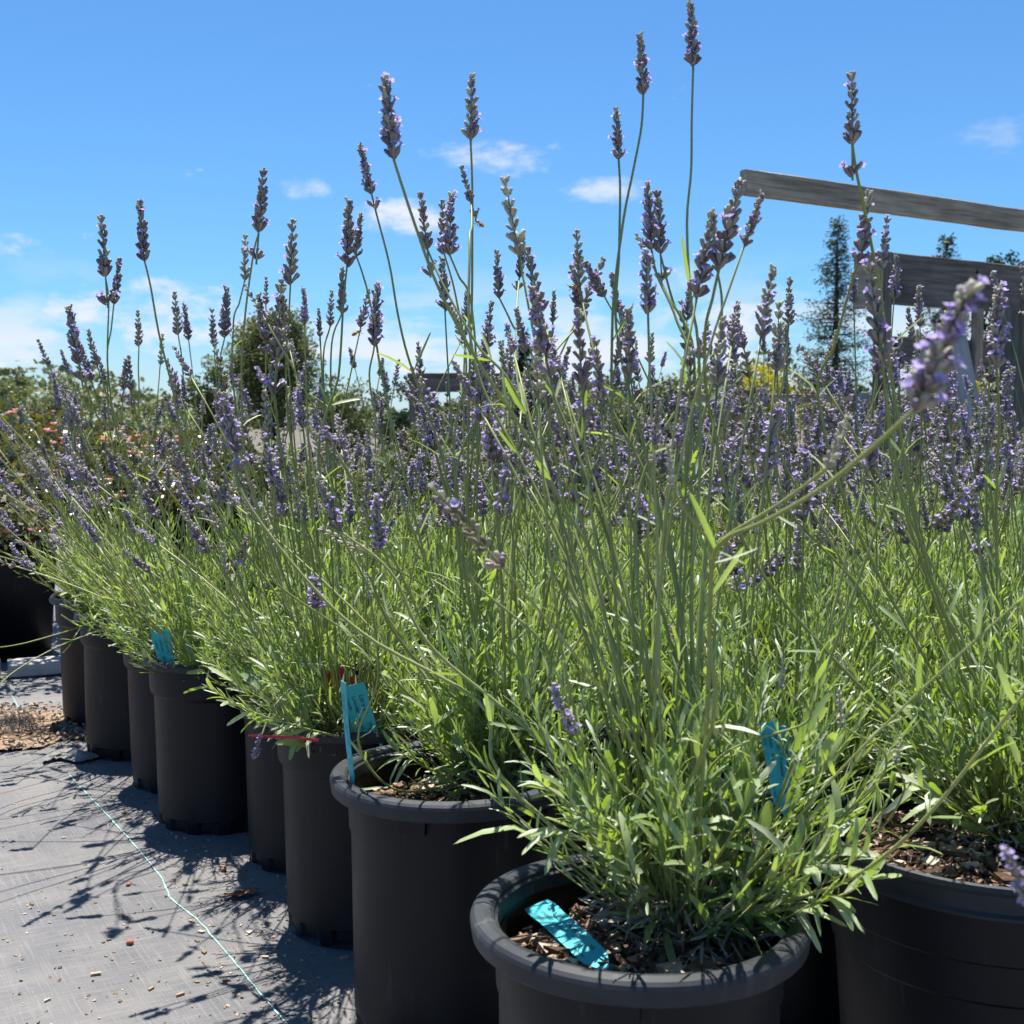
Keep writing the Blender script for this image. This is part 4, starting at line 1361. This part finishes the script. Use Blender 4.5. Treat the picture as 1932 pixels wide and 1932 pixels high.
# ------------------------------------------------------------------ bees
BEE = {}
def bee_meshes():
    a = Acc()
    ab = ovoid(10, ((0, .35), (.12, .8), (.35, 1), (.6, .95), (.82, .6), (1, .12)))
    a.stamp(ab, [np.diag([.0024, .0075, .0023])], [[0, -.0078, 0]])
    ab_m = a.mesh('abdomen', M['bee_amber'])
    b = Acc()
    for k, y in enumerate((-.0068, -.0052, -.0036)):
        r = [.0018, .0024, .0025][k]
        ring = ovoid(10, ((0, 1), (1, 1)))
        b.stamp(ring, [np.diag([r * 1.02, .0006, r * .98])], [[0, y, 0]])
    st = b.mesh('stripes', M['bee_dark'])
    c = Acc()
    c.stamp(ovoid(10, ((0, .4), (.25, .9), (.6, 1), (1, .4))), [np.diag([.0021, .0042, .0021])], [[0, -.0005, .0003]])
    th = c.mesh('thorax', M['bee_amber'])
    d = Acc()
    d.stamp(ovoid(8, ((0, .5), (.4, 1), (1, .4))), [np.diag([.0017, .0022, .0016])], [[0, .0037, 0]])
    for s in (-1, 1):
        d.tube([(s * .0006, .0055, .001), (s * .0012, .0072, .0016), (s * .002, .0085, .001)], .00015, 4)
    hd = d.mesh('head', M['bee_dark'])
    e = Acc()
    for s in (-1, 1):
        for y, dy in ((.002, .003), (.001, 0), (-.0002, -.003)):
            e.tube([(s * .0015, y, -.001), (s * .0035, y + dy * .5, -.0015), (s * .004, y + dy, -.005)], .00022, 4)
    lg = e.mesh('legs', M['bee_dark'])
    w = Acc()
    w.stamp(LEAF_BROAD, [np.diag([.0015, .0085, .001])], [[0, 0, 0]])
    return ab_m, st, th, hd, lg, w.mesh('wing', M['wing'])
BM = bee_meshes()
def bee(p, heading, roll, label):
    root = empty('bee', p)
    q = Vector(heading).to_track_quat('Y', 'Z')
    root.rotation_mode = 'QUATERNION'; root.rotation_quaternion = q
    tag(root, label, 'bee', 'honey bees on the lavender')
    ab = link('abdomen', BM[0], root); link('stripe_band', BM[1], ab)
    link('thorax', BM[2], root); link('head', BM[3], root); link('leg_set', BM[4], root)
    for s in (-1, 1):
        link('wing', BM[5], root, Matrix.Translation((s * .001, .001, .002)) @ Matrix.Rotation(s * 2.45, 4, 'Z') @ Matrix.Rotation(.25, 4, 'X'))
bee(at(674, 627, 1.56), (.8, .1, .45), 0, 'amber bee hovering at a spike against the pale horizon left of centre')
bee(at(903, 420, 1.44), (-.7, .2, .6), 0, 'bee clinging right of the tall vertical stem near the cloud')
bee(at(1083, 542, 1.40), (-1, .1, .15), 0, 'dark bee at the left side of a thick spike right of centre')
bee(at(112, 706, 2.68), (.5, .1, .7), 0, 'tiny bee under a leaning spike at the far left')

# ------------------------------------------------------------------ weathered timber rack on the right
def board(parent, p0, p1, width, thick, mat, name='board', wdir=(0, 0, 1), bev=.003):
    p0 = np.asarray(p0, float); p1 = np.asarray(p1, float)
    L = np.linalg.norm(p1 - p0); x = unit(p1 - p0)
    w = np.asarray(wdir, float); w = unit(w - x * (w @ x)); t = np.cross(x, w)
    a = Acc()
    nseg = 14
    h = np.array([L / 2, width / 2, thick / 2])
    ring = [(-h[1] + bev, -h[2]), (h[1] - bev, -h[2]), (h[1], -h[2] + bev), (h[1], h[2] - bev), (h[1] - bev, h[2]), (-h[1] + bev, h[2]), (-h[1], h[2] - bev), (-h[1], -h[2] + bev)]
    r = np.random.default_rng(int(abs(p0[0] * 977 + p0[2] * 131 + L * 53)) + 3)
    v = []
    for i in range(nseg + 1):
        jy, jz = r.normal(size=2) * .0009
        for (p, q) in ring:
            v.append((-L / 2 + L * i / nseg, p + jy, q + jz))
    f = []
    for i in range(nseg):
        for k in range(8):
            k2 = (k + 1) % 8
            f.append((i * 8 + k, i * 8 + k2, (i + 1) * 8 + k2, (i + 1) * 8 + k))
    f += [tuple(range(7, -1, -1)), tuple(range(nseg * 8, nseg * 8 + 8))]
    a.raw(v, f)
    return link(name, a.mesh(name, mat, False), parent, to4(np.stack([x, w, t], -1), (p0 + p1) / 2))

EX = unit(np.array([.843, .538, 0])); EN = np.array([-EX[1], EX[0], 0])
A0 = np.array([.845, 4.62, 0])
rack = empty('timber_rack', A0, math.atan2(EX[1], EX[0]))
tag(rack, 'weathered grey timber rack with a high rail and wide boards', 'rack')
def R_(s, n, z): return (s, n, z)
GW, DW, BW = M['wood_grey'], M['wood_dark'], M['wood_blue']
board(rack, (0, 0, 1.627), (2.9, 0, 1.627), .090, .040, GW, 'rail')
board(rack, (.838, .045, 1.335), (2.9, .045, 1.335), .205, .038, DW)
board(rack, (.835, .045, 1.046), (2.9, .045, 1.046), .113, .038, DW)
board(rack, (.806, .045, 0), (.806, .045, 1.436), .050, .055, M['wood_dark'], 'post', (1, 0, 0))
board(rack, (.765, .02, 1.325), (.765, .15, 1.325), .22, .030, GW, 'end_board')
board(rack, (2.2, .02, 0), (2.2, .02, 1.58), .085, .06, GW, 'post', (1, 0, 0))
board(rack, (2.86, -.05, 0), (2.86, -.05, 1.58), .085, .05, GW, 'post', (1, 0, 0))
board(rack, (1.20, .0, 1.10), (1.52, .0, .25), .115, .036, BW, 'brace', (1, 0, .3))
board(rack, (1.36, .01, .93), (1.36, .01, 1.235), .05, .03, GW, 'batten', (1, 0, 0))
BOLT = Acc(); BOLT.tube([(0, 0, 0), (0, -.006, 0)], .009, 8); BOLT = BOLT.mesh('bolt', M['bee_dark'])
for (bx_, by_, bz_) in ((.86, .026, 1.40), (.86, .026, 1.27), (.87, .026, 1.06), (2.2, -.022, 1.63), (1.37, .026, 1.39), (1.9, .026, 1.29)):
    link('bolt', BOLT, rack, Matrix.Translation((bx_, by_, bz_)))
# nearer leg and cap at the right edge
c1 = np.array([(1899 - 966) / F * 4.5, 4.5, 0])
loc = np.array(Matrix.Rotation(-math.atan2(EX[1], EX[0]), 3, 'Z') @ Vector(c1 - A0))
board(rack, (loc[0] + .045, loc[1], 0), (loc[0] + .045, loc[1], 1.155), .09, .085, DW, 'post', (1, 0, 0))
board(rack, (loc[0] - .02, loc[1] - .07, 1.20), (loc[0] + .9, loc[1] - .07, 1.20), .082, .04, DW)
# pale plank standing by the rack
pk = empty('pale_plank', at(1626, 900, 4.6) * np.array([1, 1, 0]))
tag(pk, 'pale blue-grey plank standing upright left of the rack post', 'plank')
board(pk, (0, 0, 0), (0, 0.02, .862), .048, .022, BW, 'board', (1, .2, 0))

# low fence beyond the lavender
fd = 7.2
f0 = np.array([(1362 - 966) / F * fd, fd, 0]); 
fence = empty('slat_fence', f0, math.radians(6))
tag(fence, 'low fence of pinkish brown slats beyond the lavender, left of the rack', 'fence')
for i in range(16):
    x = .02 + i * .155
    if i in (1, 2, 6): continue
    board(fence, (x + .05, 0, 0), (x + .05, 0, .83 + .01 * ((i * 7) % 3)), .105, .02, M['wood_pink'], 'slat', (1, 0, 0))
board(fence, (-.25, -.03, .885), (2.5, -.03, .885), .05, .06, GW, 'top_rail')
board(fence, (-.05, .03, .55), (2.5, .03, .55), .07, .03, GW, 'rail')
board(fence, (-.05, .03, .18), (2.5, .03, .18), .07, .03, GW, 'rail')
board(fence, (0, -.01, 0), (0, -.01, .86), .07, .07, GW, 'post', (1, 0, 0))
board(fence, (2.48, -.01, 0), (2.48, -.01, .86), .07, .07, GW, 'post', (1, 0, 0))

# potting table in the middle distance
td = 7.4
t0 = np.array([(905 - 966) / F * td, td, 0])
tb_ = empty('potting_table', t0, math.radians(-3))
tag(tb_, 'grey wooden potting table glimpsed between spikes at the centre', 'table')
for k in range(4):
    board(tb_, (-.42, .14 * k, 1.02), (.44, .14 * k, 1.02), .13, .03, DW, 'plank', (0, 1, 0))
board(tb_, (-.40, -.05, .963), (.42, -.05, .963), .08, .03, DW, 'apron')
for sx in (-.38, .40):
    for yy in (0, .42):
        board(tb_, (sx, yy, 0), (sx, yy, 1.003), .07, .07, DW, 'leg', (1, 0, 0))
# ------------------------------------------------------------------ trees and shrubs
DIA = (np.array([(0, 0, 0), (-.5, .5, .12), (.5, .5, .12), (0, 1, 0)]), [(0, 2, 1), (1, 2, 3)])
def ztop(v, d): return HC + (790 - v) / F * d
def limb_tubes(a, r, base, h, spread, n, rad):
    a.tube([base, base + [0, 0, h * .4], base + np.append(r.normal(size=2) * .05 * h, h * .8)], [rad, rad * .75, rad * .3], 7)
    for k in range(n):
        an = r.uniform(0, 6.28); z = h * r.uniform(.25, .7)
        p = base + [0, 0, z]
        e = p + np.array([math.cos(an) * spread * r.uniform(.4, .8), math.sin(an) * spread * r.uniform(.4, .8), h * r.uniform(.1, .3)])
        a.tube([p, (p + e) / 2 + [0, 0, h * .05], e], [rad * .4, rad * .25, rad * .1], 5)

def broad_tree(u, d, vtop, halfw_px, label, mat, seed, zbase=0.2, clumps=60, per=90, name='broadleaf_tree', cat='tree', depthf=1.0, leafpx=3.0, group=None, lump=.26):
    r = np.random.default_rng(seed)
    x = (u - 966) / F * d
    H = ztop(vtop, d); W = halfw_px / F * d
    root = empty(name, (x, d, 0))
    tag(root, label, cat, group)
    a = Acc(); limb_tubes(a, r, np.zeros(3), H * .8, W * .8, 9, max(.03, .045 * H * .5))
    link('trunk', a.mesh('trunk', M['trunk_bark']), root)
    c = Acc()
    zc = (H + zbase * H) / 2; hz = (H - zbase * H) / 2
    P = unit(r.normal(size=(clumps, 3))) * (r.random((clumps, 1)) ** .45)
    P = P * np.array([W, W * depthf, hz]) * (1 - lump * .55) + [0, 0, zc]
    lw = leafpx / 1245 * d
    for k in range(clumps):
        n = per
        rad = lump * min(W, hz) * r.uniform(.7, 1.35)
        q = unit(r.normal(size=(n, 3))) * (r.random((n, 1)) ** .5) * rad * np.array([1.1, 1.1, .85])
        O = P[k] + q
        D = unit(q / (rad + 1e-6) + r.normal(size=(n, 3)) * .8 + [0, 0, .1])
        B = basis(D, rdir(n, .6), lw * r.uniform(.6, 1.2, n), lw * r.uniform(1.0, 2.0, n))
        t = np.clip(r.uniform(.1, .9) * .6 + r.uniform(0, .5, n), 0, 1)
        c.stamp(DIA, B, O, 0, np.stack([t] * 3, -1))
    tag(link('crown', c.mesh('crown', mat, False), root), kind='stuff')
    return root

def conifer(u, d, vtop, halfw_px, label, mat, seed, tiers=34, sparse=1.0, name='conifer_tree', leafpx=2.2, group=None):
    r = np.random.default_rng(seed)
    x = (u - 966) / F * d
    H = ztop(vtop, d); W = halfw_px / F * d
    root = empty(name, (x, d, 0)); tag(root, label, 'tree', group)
    a = Acc(); a.tube([(0, 0, 0), (0, 0, H * .5), (0, 0, H * .98)], [.022 * H, .013 * H, .002 * H], 8)
    c = Acc()
    lw = leafpx / 1245 * d
    for i in range(tiers):
        f = (i + .5) / tiers
        z = H * (.10 + .89 * f)
        wid = W * 1.2 * (1 - f) ** 1.0 * r.uniform(.55, 1.2)
        nb = int(r.integers(4, 7))
        for b in range(nb):
            an = r.uniform(0, 6.28)
            L = wid * r.uniform(.6, 1.1) + .015 * H
            e = np.array([math.cos(an), math.sin(an), 0])
            droop = r.uniform(-.05, .22) * (1 - f)
            p0 = np.array([0, 0, z]); p1 = p0 + e * L * .6 - [0, 0, L * droop * .3]; p2 = p0 + e * L - [0, 0, L * droop - L * .12]
            a.tube([p0, p1, p2], [.0035 * H * (1 - f) + .006, .002 * H * (1 - f) + .004, .003], 4, cap=False)
            n = int(34 * sparse * (L / W + .25))
            s = r.uniform(.2, 1.05, n)[:, None]
            O = p0 * (1 - s) + p2 * s + r.normal(size=(n, 3)) * [.07 * L + .01 * H, .07 * L + .01 * H, .05 * L + .006 * H]
            D = unit(e + r.normal(size=(n, 3)) * .7 + [0, 0, -.15])
            B = basis(D, rdir(n, .6), lw * r.uniform(.5, 1.0, n), lw * r.uniform(1.2, 2.6, n))
            c.stamp(DIA, B, O, 0, np.stack([np.clip(r.uniform(0, 1, n), 0, 1)] * 3, -1))
    link('trunk', a.mesh('trunk', M['trunk_bark']), root)
    tag(link('crown', c.mesh('crown', mat, False), root), kind='stuff')

conifer(1572, 60, 415, 82, 'tall slim sparse conifer standing alone left of the rack', M['tree_grey'], 5, 50, 1.25, leafpx=1.9)
conifer(1775, 46, 448, 100, 'dense dark conifer showing through the gaps of the rack', M['tree_grey'], 6, 38, 1.5)
broad_tree(1890, 42, 446, 60, 'loose dark tree at the right edge behind the rack boards', M['tree_dark'], 7, .15, 70, 60)
broad_tree(518, 27, 566, 92, 'round dense dark tree left of centre behind the lavender', M['tree_olive'], 8, .12, 75, 420, leafpx=2.3, lump=.36)
conifer(990, 38, 626, 30, 'small dark tree top rising behind the potting table', M['tree_dark'], 9, 20, 1.5)
broad_tree(1455, 22, 664, 62, 'bright yellow shrub behind the low slat fence', M['leaf_yellow'], 10, .05, 50, 90, 'yellow_shrub', 'shrub', leafpx=2.6, group='yellow shrubs')
broad_tree(1806, 20, 688, 60, 'bright yellow shrub seen under the rack beside the brace', M['leaf_yellow'], 11, .05, 40, 80, 'yellow_shrub', 'shrub', leafpx=2.6, group='yellow shrubs')
broad_tree(1560, 19, 718, 60, 'lime green shrub behind the fence below the tall conifer', M['hedge_pale'], 12, .05, 40, 90, 'green_shrub', 'shrub', leafpx=2.6)
broad_tree(1700, 19, 735, 60, 'yellow-green shrub behind the rack post', M['hedge_pale'], 13, .05, 40, 90, 'green_shrub', 'shrub', leafpx=2.6)
broad_tree(1385, 30, 700, 60, 'dark shrub left of the yellow one, behind the fence end', M['tree_dark'], 14, .05, 40, 90, 'green_shrub', 'shrub', leafpx=2.4)
hed = [(20, 15, 690, 60, 'pale feathery shrub at the far left edge', 'hedge_pale'), (108, 14, 688, 62, 'round yellow-green shrub at the left behind the pink bush', 'hedge_pale'),
       (200, 13, 738, 70, 'low olive shrub right of the round yellow-green one', 'tree_olive'), (300, 13, 735, 80, 'low olive shrub in the middle of the left hedge', 'hedge_pale'),
       (395, 15, 660, 55, 'loose upright shrub just left of the round tree', 'tree_olive'), (640, 17, 700, 70, 'green shrub right of the round tree', 'tree_olive'),
       (760, 20, 722, 90, 'low dark shrub left of the potting table', 'tree_dark'), (1130, 24, 735, 90, 'low olive shrub right of the small dark tree top', 'tree_olive'),
       (1260, 26, 722, 90, 'low dark shrub at the horizon right of centre', 'tree_dark'), (880, 22, 735, 80, 'low olive shrub behind the potting table', 'tree_olive')]
for i, (u, d, v, w, lab, mt) in enumerate(hed):
    broad_tree(u, d, v, w, lab, M[mt], 40 + i, .03, 46, 100, 'hedge_shrub', 'shrub', leafpx=2.6, group='shrubs along the horizon')
# leafy nursery stock between the lavender block and the fence
stock = [(240, 4.6, 800, 130, 'leafy green plant behind the lavender below the left hedge', 'hedge_pale'), (420, 4.9, 792, 150, 'leafy green plant behind the lavender, below the round tree', 'tree_olive'),
         (600, 4.7, 798, 150, 'leafy green plant behind the lavender, left of the potting table', 'hedge_pale'), (780, 5.0, 795, 150, 'dark leafy plant in front of the potting table, behind the lavender', 'tree_olive'),
         (980, 5.2, 800, 160, 'leafy plant at the centre behind the lavender block', 'hedge_pale'), (1160, 5.3, 800, 150, 'leafy plant right of the centre behind the lavender block', 'tree_olive'),
         (1330, 5.6, 798, 140, 'bright green leafy plant in front of the slat fence end', 'hedge_pale')]
for i, (u, d, v, w, lab, mt) in enumerate(stock):
    broad_tree(u, d, v, w, lab, M[mt], 120 + i, .05, 95, 170, 'leafy_plant', 'plant', .6, 3.2, 'leafy plants behind the block', .24)
# poplars far left
for i, (u, v) in enumerate([(12, 668), (40, 680)]):
    broad_tree(u, 45, v, 16, ['slim pale tree at the very left edge of the sky', 'slim pale tree second from the left edge'][i], M['hedge_pale'], 70 + i, .1, 30, 60, leafpx=2.4)
# far wood line, reads as one mass
def far_wood():
    r = np.random.default_rng(3)
    c = Acc(); n = 26000
    x = r.uniform(-120, 120, n); y = r.uniform(85, 110, n)
    hgt = 2.6 + 1.6 * np.sin(x * .11) + 1.0 * np.sin(x * .37 + 1) + .6 * np.sin(x * 1.1)
    z = hgt * np.sqrt(r.random(n))
    B = basis(rdir(n), rdir(n, .5), r.uniform(.25, .5, n), r.uniform(.4, .9, n))
    c.stamp(DIA, B, np.stack([x, y, z], -1), 0, np.stack([r.random(n)] * 3, -1))
    o = link('distant_woodland', c.mesh('distant_woodland', M['tree_olive'], False))
    tag(o, 'low line of distant trees along the horizon', 'woodland', None, 'stuff')
far_wood()

# ------------------------------------------------------------------ pink flowering bush at the left
def pink_bush(px, py, Rx, ztop_, label, plabel, seed, nflow, potR=.2, potH=.36):
    r = np.random.default_rng(seed)
    pr = empty('nursery_pot', (px, py, .006))
    tag(pr, plabel, 'plant pot', 'big pots of pink flowering bushes')
    b = Acc(); v, f = lathe([(0, .01), (potR * .82, .01), (potR * .84, 0), (potR * .97, potH - .04), (potR * .97, potH - .035), (potR * .9, potH - .05)]); b.raw(v, f)
    link('body', b.mesh('bush_pot', M['pot_plastic']), pr)
    b = Acc(); v, f = lathe([(potR * .972, potH - .036), (potR, potH - .034), (potR, potH - .004), (potR * .985, potH), (potR * .95, potH), (potR * .94, potH - .03)]); b.raw(v, f)
    link('lip', b.mesh('bush_pot_lip', M['pot_plastic']), pr)
    root = empty('flowering_bush', (px, py, potH - .04))
    tag(root, label, 'bush', 'pink flowering bushes')
    a = Acc(); limb_tubes(a, r, np.zeros(3), .35, Rx * .7, 14, .012)
    link('stems', a.mesh('stems', M['trunk_bark']), root)
    zc = (ztop_ - potH) * .52; hz = (ztop_ - potH) * .58
    c = Acc(); n = 5200
    P = unit(r.normal(size=(n, 3))) * (.55 + .45 * r.random((n, 1)) ** .6)
    lump = 1 + .12 * np.sin(P[:, :1] * 9) * np.cos(P[:, 1:2] * 8 + P[:, 2:] * 7)
    O = P * lump * [Rx, Rx, hz] + [0, 0, zc]
    D = unit(P * .8 + r.normal(size=(n, 3)) * .8 + [0, 0, .2])
    B = basis(D, rdir(n, 1.2), r.uniform(.006, .010, n), r.uniform(.020, .034, n))
    c.stamp(LEAF_BROAD, B, O, 0, np.stack([r.random(n) ** 1.3] * 3, -1))
    tag(link('crown', c.mesh('crown', M['bush_leaf']), root), kind='stuff')
    for k in range(nflow):
        p = unit(r.normal(size=3) + np.array([.2, -.8, .3])) * r.uniform(.95, 1.06)
        loc_ = p * [Rx, Rx, hz] + [0, 0, zc]
        s = r.uniform(.7, 1.25)
        link('flower', PINK[k % 4], root, Matrix.Translation(loc_) @ Matrix.Rotation(r.uniform(0, 6), 4, 'Z') @ Matrix.Diagonal((s, s, s, 1)))
PINK = []
for k in range(4):
    r = np.random.default_rng(k + 77); a = Acc()
    for h in range(4):
        o = r.normal(size=3) * [.013, .013, .007]
        n = 6
        an = np.arange(n) * 2 * math.pi / n + r.random()
        D = unit(np.stack([np.cos(an), np.sin(an), np.full(n, .7)], -1))
        B = basis(D, np.tile([0, 0, 1.0], (n, 1)), .009, r.uniform(.009, .014, n))
        a.stamp(PETAL, B, np.tile(o, (n, 1)), 0, np.stack([r.uniform(.1, 1, n)] * 3, -1))
    PINK.append(a.mesh('flower', M['pink_petal']))
pink_bush(-1.70, 4.02, .58, .81, 'pink flowering bush with glossy leaves at the left edge', 'big black pot of the pink bush at the left edge', 21, 70, .22, .40)
pink_bush(-1.35, 4.75, .46, .72, 'pink flowering bush showing between lavender stalks, right of the left edge one', 'big black pot hidden behind the far lavender, under the second pink bush', 22, 22, .22, .40)

# ------------------------------------------------------------------ litter on the ground
gz = .010
def patch():
    # bare earth with bark where the fabric has a gap
    c = on_z(30, 1388, 0)
    r = np.random.default_rng(4)
    n = 28; v = [(0, 0, .006)]
    for k in range(n):
        an = 2 * math.pi * k / n
        rr = 1 + .12 * math.sin(3 * an + 1) + r.normal() * .05
        v.append((.50 * rr * math.cos(an), .24 * rr * math.sin(an) + .05 * math.cos(an), .0))
    a = Acc(); a.raw(v, [(0, 1 + k, 1 + (k + 1) % n) for k in range(n)], 0, (.45,) * 3)
    o = link('bare_earth', a.mesh('bare_earth', M['pale_bark'])); o.location = (c[0] - .18, c[1], gz + .002)
    tag(o, kind='structure')
    m = 2200
    q = Acc()
    an = r.uniform(0, 6.28, m); rr = np.sqrt(r.random(m)) * 1.08
    O = np.stack([.50 * rr * np.cos(an), .24 * rr * np.sin(an) + .05 * np.cos(an), r.uniform(.002, .012, m)], -1)
    l = r.uniform(.0015, .006, m)
    B = basis(unit(r.normal(size=(m, 3)) * [1, 1, .3]), rdir(m, 1.5), l * r.uniform(.3, .8, m), l, l * .35)
    w = r.integers(0, 6, m)
    for k in range(6):
        mk = w == k
        q.stamp(CHIPS[k], B[mk], O[mk], 0, np.stack([r.beta(1.6, 1.3, mk.sum())] * 3, -1))
    b = link('bark_mulch', q.mesh('bark_mulch', M['pale_bark'], False)); b.location = o.location
    tag(b, 'tan bark mulch strewn over the bare earth patch at the left', 'mulch', None, 'stuff')
patch()

chips = [(88, 2015), (320, 2120), (335, 2135), (1030, 2395), (960, 2420), (985, 2440), (1190, 2440), (1130, 2450), (1145, 2495), (1115, 2550), (1000, 2700), (1130, 2420), (930, 2530), (870, 2590), (900, 2680), (470, 2655)]
chips = [(63, 1465), (235, 1535), (243, 1547), (650, 1800), (380, 1753), (395, 1742), (372, 1770), (385, 1790), (420, 1812), (362, 1735), (455, 1742), (470, 1755), (428, 1842), (372, 1845), (340, 1870), (300, 1905), (160, 1630), (120, 1580), (60, 1705), (205, 1770), (285, 1860), (180, 1835), (90, 1885), (500, 1800), (412, 1700), (350, 1668), (28, 1540), (315, 1575)]
rr = random.Random(9)
for i, (u, v) in enumerate(chips):
    p = on_z(u, v, gz)
    s = rr.uniform(.002, .0055)
    o = link('bark_chip', PALECHIP[i % 6])
    o.matrix_world = Matrix.Translation((p[0], p[1], fab_z(p[0], p[1]) + s * .3)) @ Matrix.Rotation(rr.uniform(0, 6), 4, 'Z') @ Matrix.Diagonal((s, s * rr.uniform(.35, .7), s * .35, 1))
    tag(o, 'small tan bark chip lying loose on the grey ground fabric', 'bark chip', 'loose bark chips on the fabric')
def pebble(u, v, s, label):
    r = np.random.default_rng(int(u)); p = on_z(u, v, gz)
    vv, ff = ovoid(9, ((0, .3), (.15, .75), (.4, 1), (.65, .95), (.88, .6), (1, .2)))
    vv = vv * [s, s * 1.7, s * .7]; vv[:, 1] -= s * .85; vv += r.normal(size=vv.shape) * s * .05
    a = Acc(); a.raw(vv, ff, 0, (.6,) * 3)
    o = link('clay_pebble', a.mesh('clay_pebble', M['terracotta'])); o.location = (p[0], p[1], fab_z(p[0], p[1]) + s * .6); o.rotation_euler = (0, 0, r.uniform(0, 3))
    tag(o, label, 'pebble', 'orange clay pebbles')
pebble(245, 1776, .0062, 'orange clay pebble alone in the middle of the fabric')
pebble(242, 1668, .0045, 'small orange clay pebble left of the turquoise line')
pebble(422, 1643, .0055, 'orange pebble at the edge of a round pot shadow')
pebble(232, 1665 + 60, .003, 'tiny orange pebble on the fabric between two larger ones')
# curled dead leaf
a = Acc()
th = np.linspace(-1.2, 1.2, 9)
vv = []
for i, x in enumerate(np.linspace(-1, 1, 9)):
    w = .42 * math.cos(x * 1.35)
    for y in (-1, 0, 1):
        vv.append((x * .028, y * w * .028, .006 + .012 * abs(y) * w + .006 * x * x + .002 * math.sin(i * 2 + y)))
a.raw(vv, [(i * 3 + j, i * 3 + j + 1, (i + 1) * 3 + j + 1, (i + 1) * 3 + j) for i in range(8) for j in range(2)])
dl = link('dead_leaf', a.mesh('dead_leaf', M['dead_leaf']))
p = on_z(456, 1690, gz); dl.location = (p[0], p[1], fab_z(p[0], p[1]) - .004); dl.rotation_euler = (0, 0, .5)
tag(dl, 'curled reddish brown dead leaf in the shade of the slim pot', 'leaf')

def ground_litter():
    r = np.random.default_rng(31); n = 900
    c = Acc()
    u = r.uniform(-20, 620, n); v = r.uniform(1330, 1950, n)
    u = np.where(r.random(n) < .55, 300 + (v - 1450) * .55 + r.normal(size=n) * 70, u)
    P = np.array([on_z(a_, b_, .006) for a_, b_ in zip(u, v)])
    P[:, 2] = [fab_z(p_[0], p_[1]) + .0006 for p_ in P]
    l = r.uniform(.0006, .0026, n)
    B = basis(unit(r.normal(size=(n, 3)) * [1, 1, .2]), rdir(n, 2), l * r.uniform(.4, .9, n), l, l * .4)
    for k in range(6):
        mk = (np.arange(n) % 6) == k
        c.stamp(CHIPS[k], B[mk], P[mk], 0, np.stack([r.uniform(.1, 1, mk.sum())] * 3, -1))
    o = link('ground_litter', c.mesh('ground_litter', M['pale_bark'], False))
    tag(o, 'fine crumbs of bark and grit scattered over the ground fabric', 'litter', None, 'stuff')
ground_litter()

# folded flap of fabric and a frayed clump
def flap(u, v, w, d_, h, mat, label, name, seed, fold=1.0):
    r = np.random.default_rng(seed); p = on_z(u, v, gz)
    nx, ny = 22, 12
    vv = []
    for i in range(nx):
        for j in range(ny):
            s, t = i / (nx - 1), j / (ny - 1)
            x = (s - .5) * w * (1 + .15 * math.sin(t * 5)); y = (t - .5) * d_ * (1 - .25 * s) + .02 * math.sin(s * 7)
            env = math.sin(math.pi * min(1, s * 1.05)) * math.sin(math.pi * t)
            z = .003 + h * env * (.7 + .5 * math.sin(s * 9 + t * 4)) + abs(r.normal()) * .002 + h * .5 * max(0, s - .6) * t * fold
            vv.append((x, y, max(.0015, z)))
    a = Acc(); a.raw(vv, [(i * ny + j, (i + 1) * ny + j, (i + 1) * ny + j + 1, i * ny + j + 1) for i in range(nx - 1) for j in range(ny - 1)])
    o = link(name, a.mesh(name, mat)); o.location = (p[0], p[1], gz); o.rotation_euler = (0, 0, .15)
    tag(o, label, 'fabric scrap')
flap(142, 1428, .115, .09, .013, M['fabric_pale'], 'crumpled pale flap of ground fabric beside the farthest pots', 'fabric_flap', 3)
def clump():
    r = np.random.default_rng(8); p = on_z(28, 1385, gz)
    a = Acc(); n = 420
    O = r.normal(size=(n, 3)) * [.055, .028, .010]; O[:, 2] = np.abs(O[:, 2]) + .004 + .018 * np.exp(-(O[:, 0] / .06) ** 2)
    for k in range(n):
        d = unit(r.normal(size=3) * [1, .8, .6]) * r.uniform(.01, .03)
        b = O[k] + r.normal(size=3) * .004; e = O[k] + d
        e[2] = max(e[2], .002)
        a.tube([b, (b + e) / 2 + r.normal(size=3) * .004 + [0, 0, .003], e], .0007, 3, cap=False)
    a.tube([(.06, 0, .004), (.12, .004, .006), (.19, -.002, .003), (.24, .0, .004)], .0022, 5)
    o = link('frayed_clump', a.mesh('frayed_clump', M['fabric_dark'])); o.location = (p[0], p[1], gz)
    tag(o, 'frayed black clump of fabric threads on the bark patch', 'fabric scrap')
clump()
# pale pavers behind the far left pot
for i, (x, y) in enumerate([(-1.62, 3.62 + .0), (-1.40, 3.68)]):
    a = Acc(); a.box((0, 0, .02), (.20, .10, .04), None, 0, (.5,) * 3, .004)
    o = link('paver', a.mesh('paver', M['paver'], False)); o.location = (x, y, gz); o.rotation_euler = (0, 0, .2 + i * .2)
    tag(o, ['pale flat paver at the left edge in front of the bush pot', 'pale flat paver between the bush pot and the farthest lavender pot'][i], 'paver', 'pale pavers')
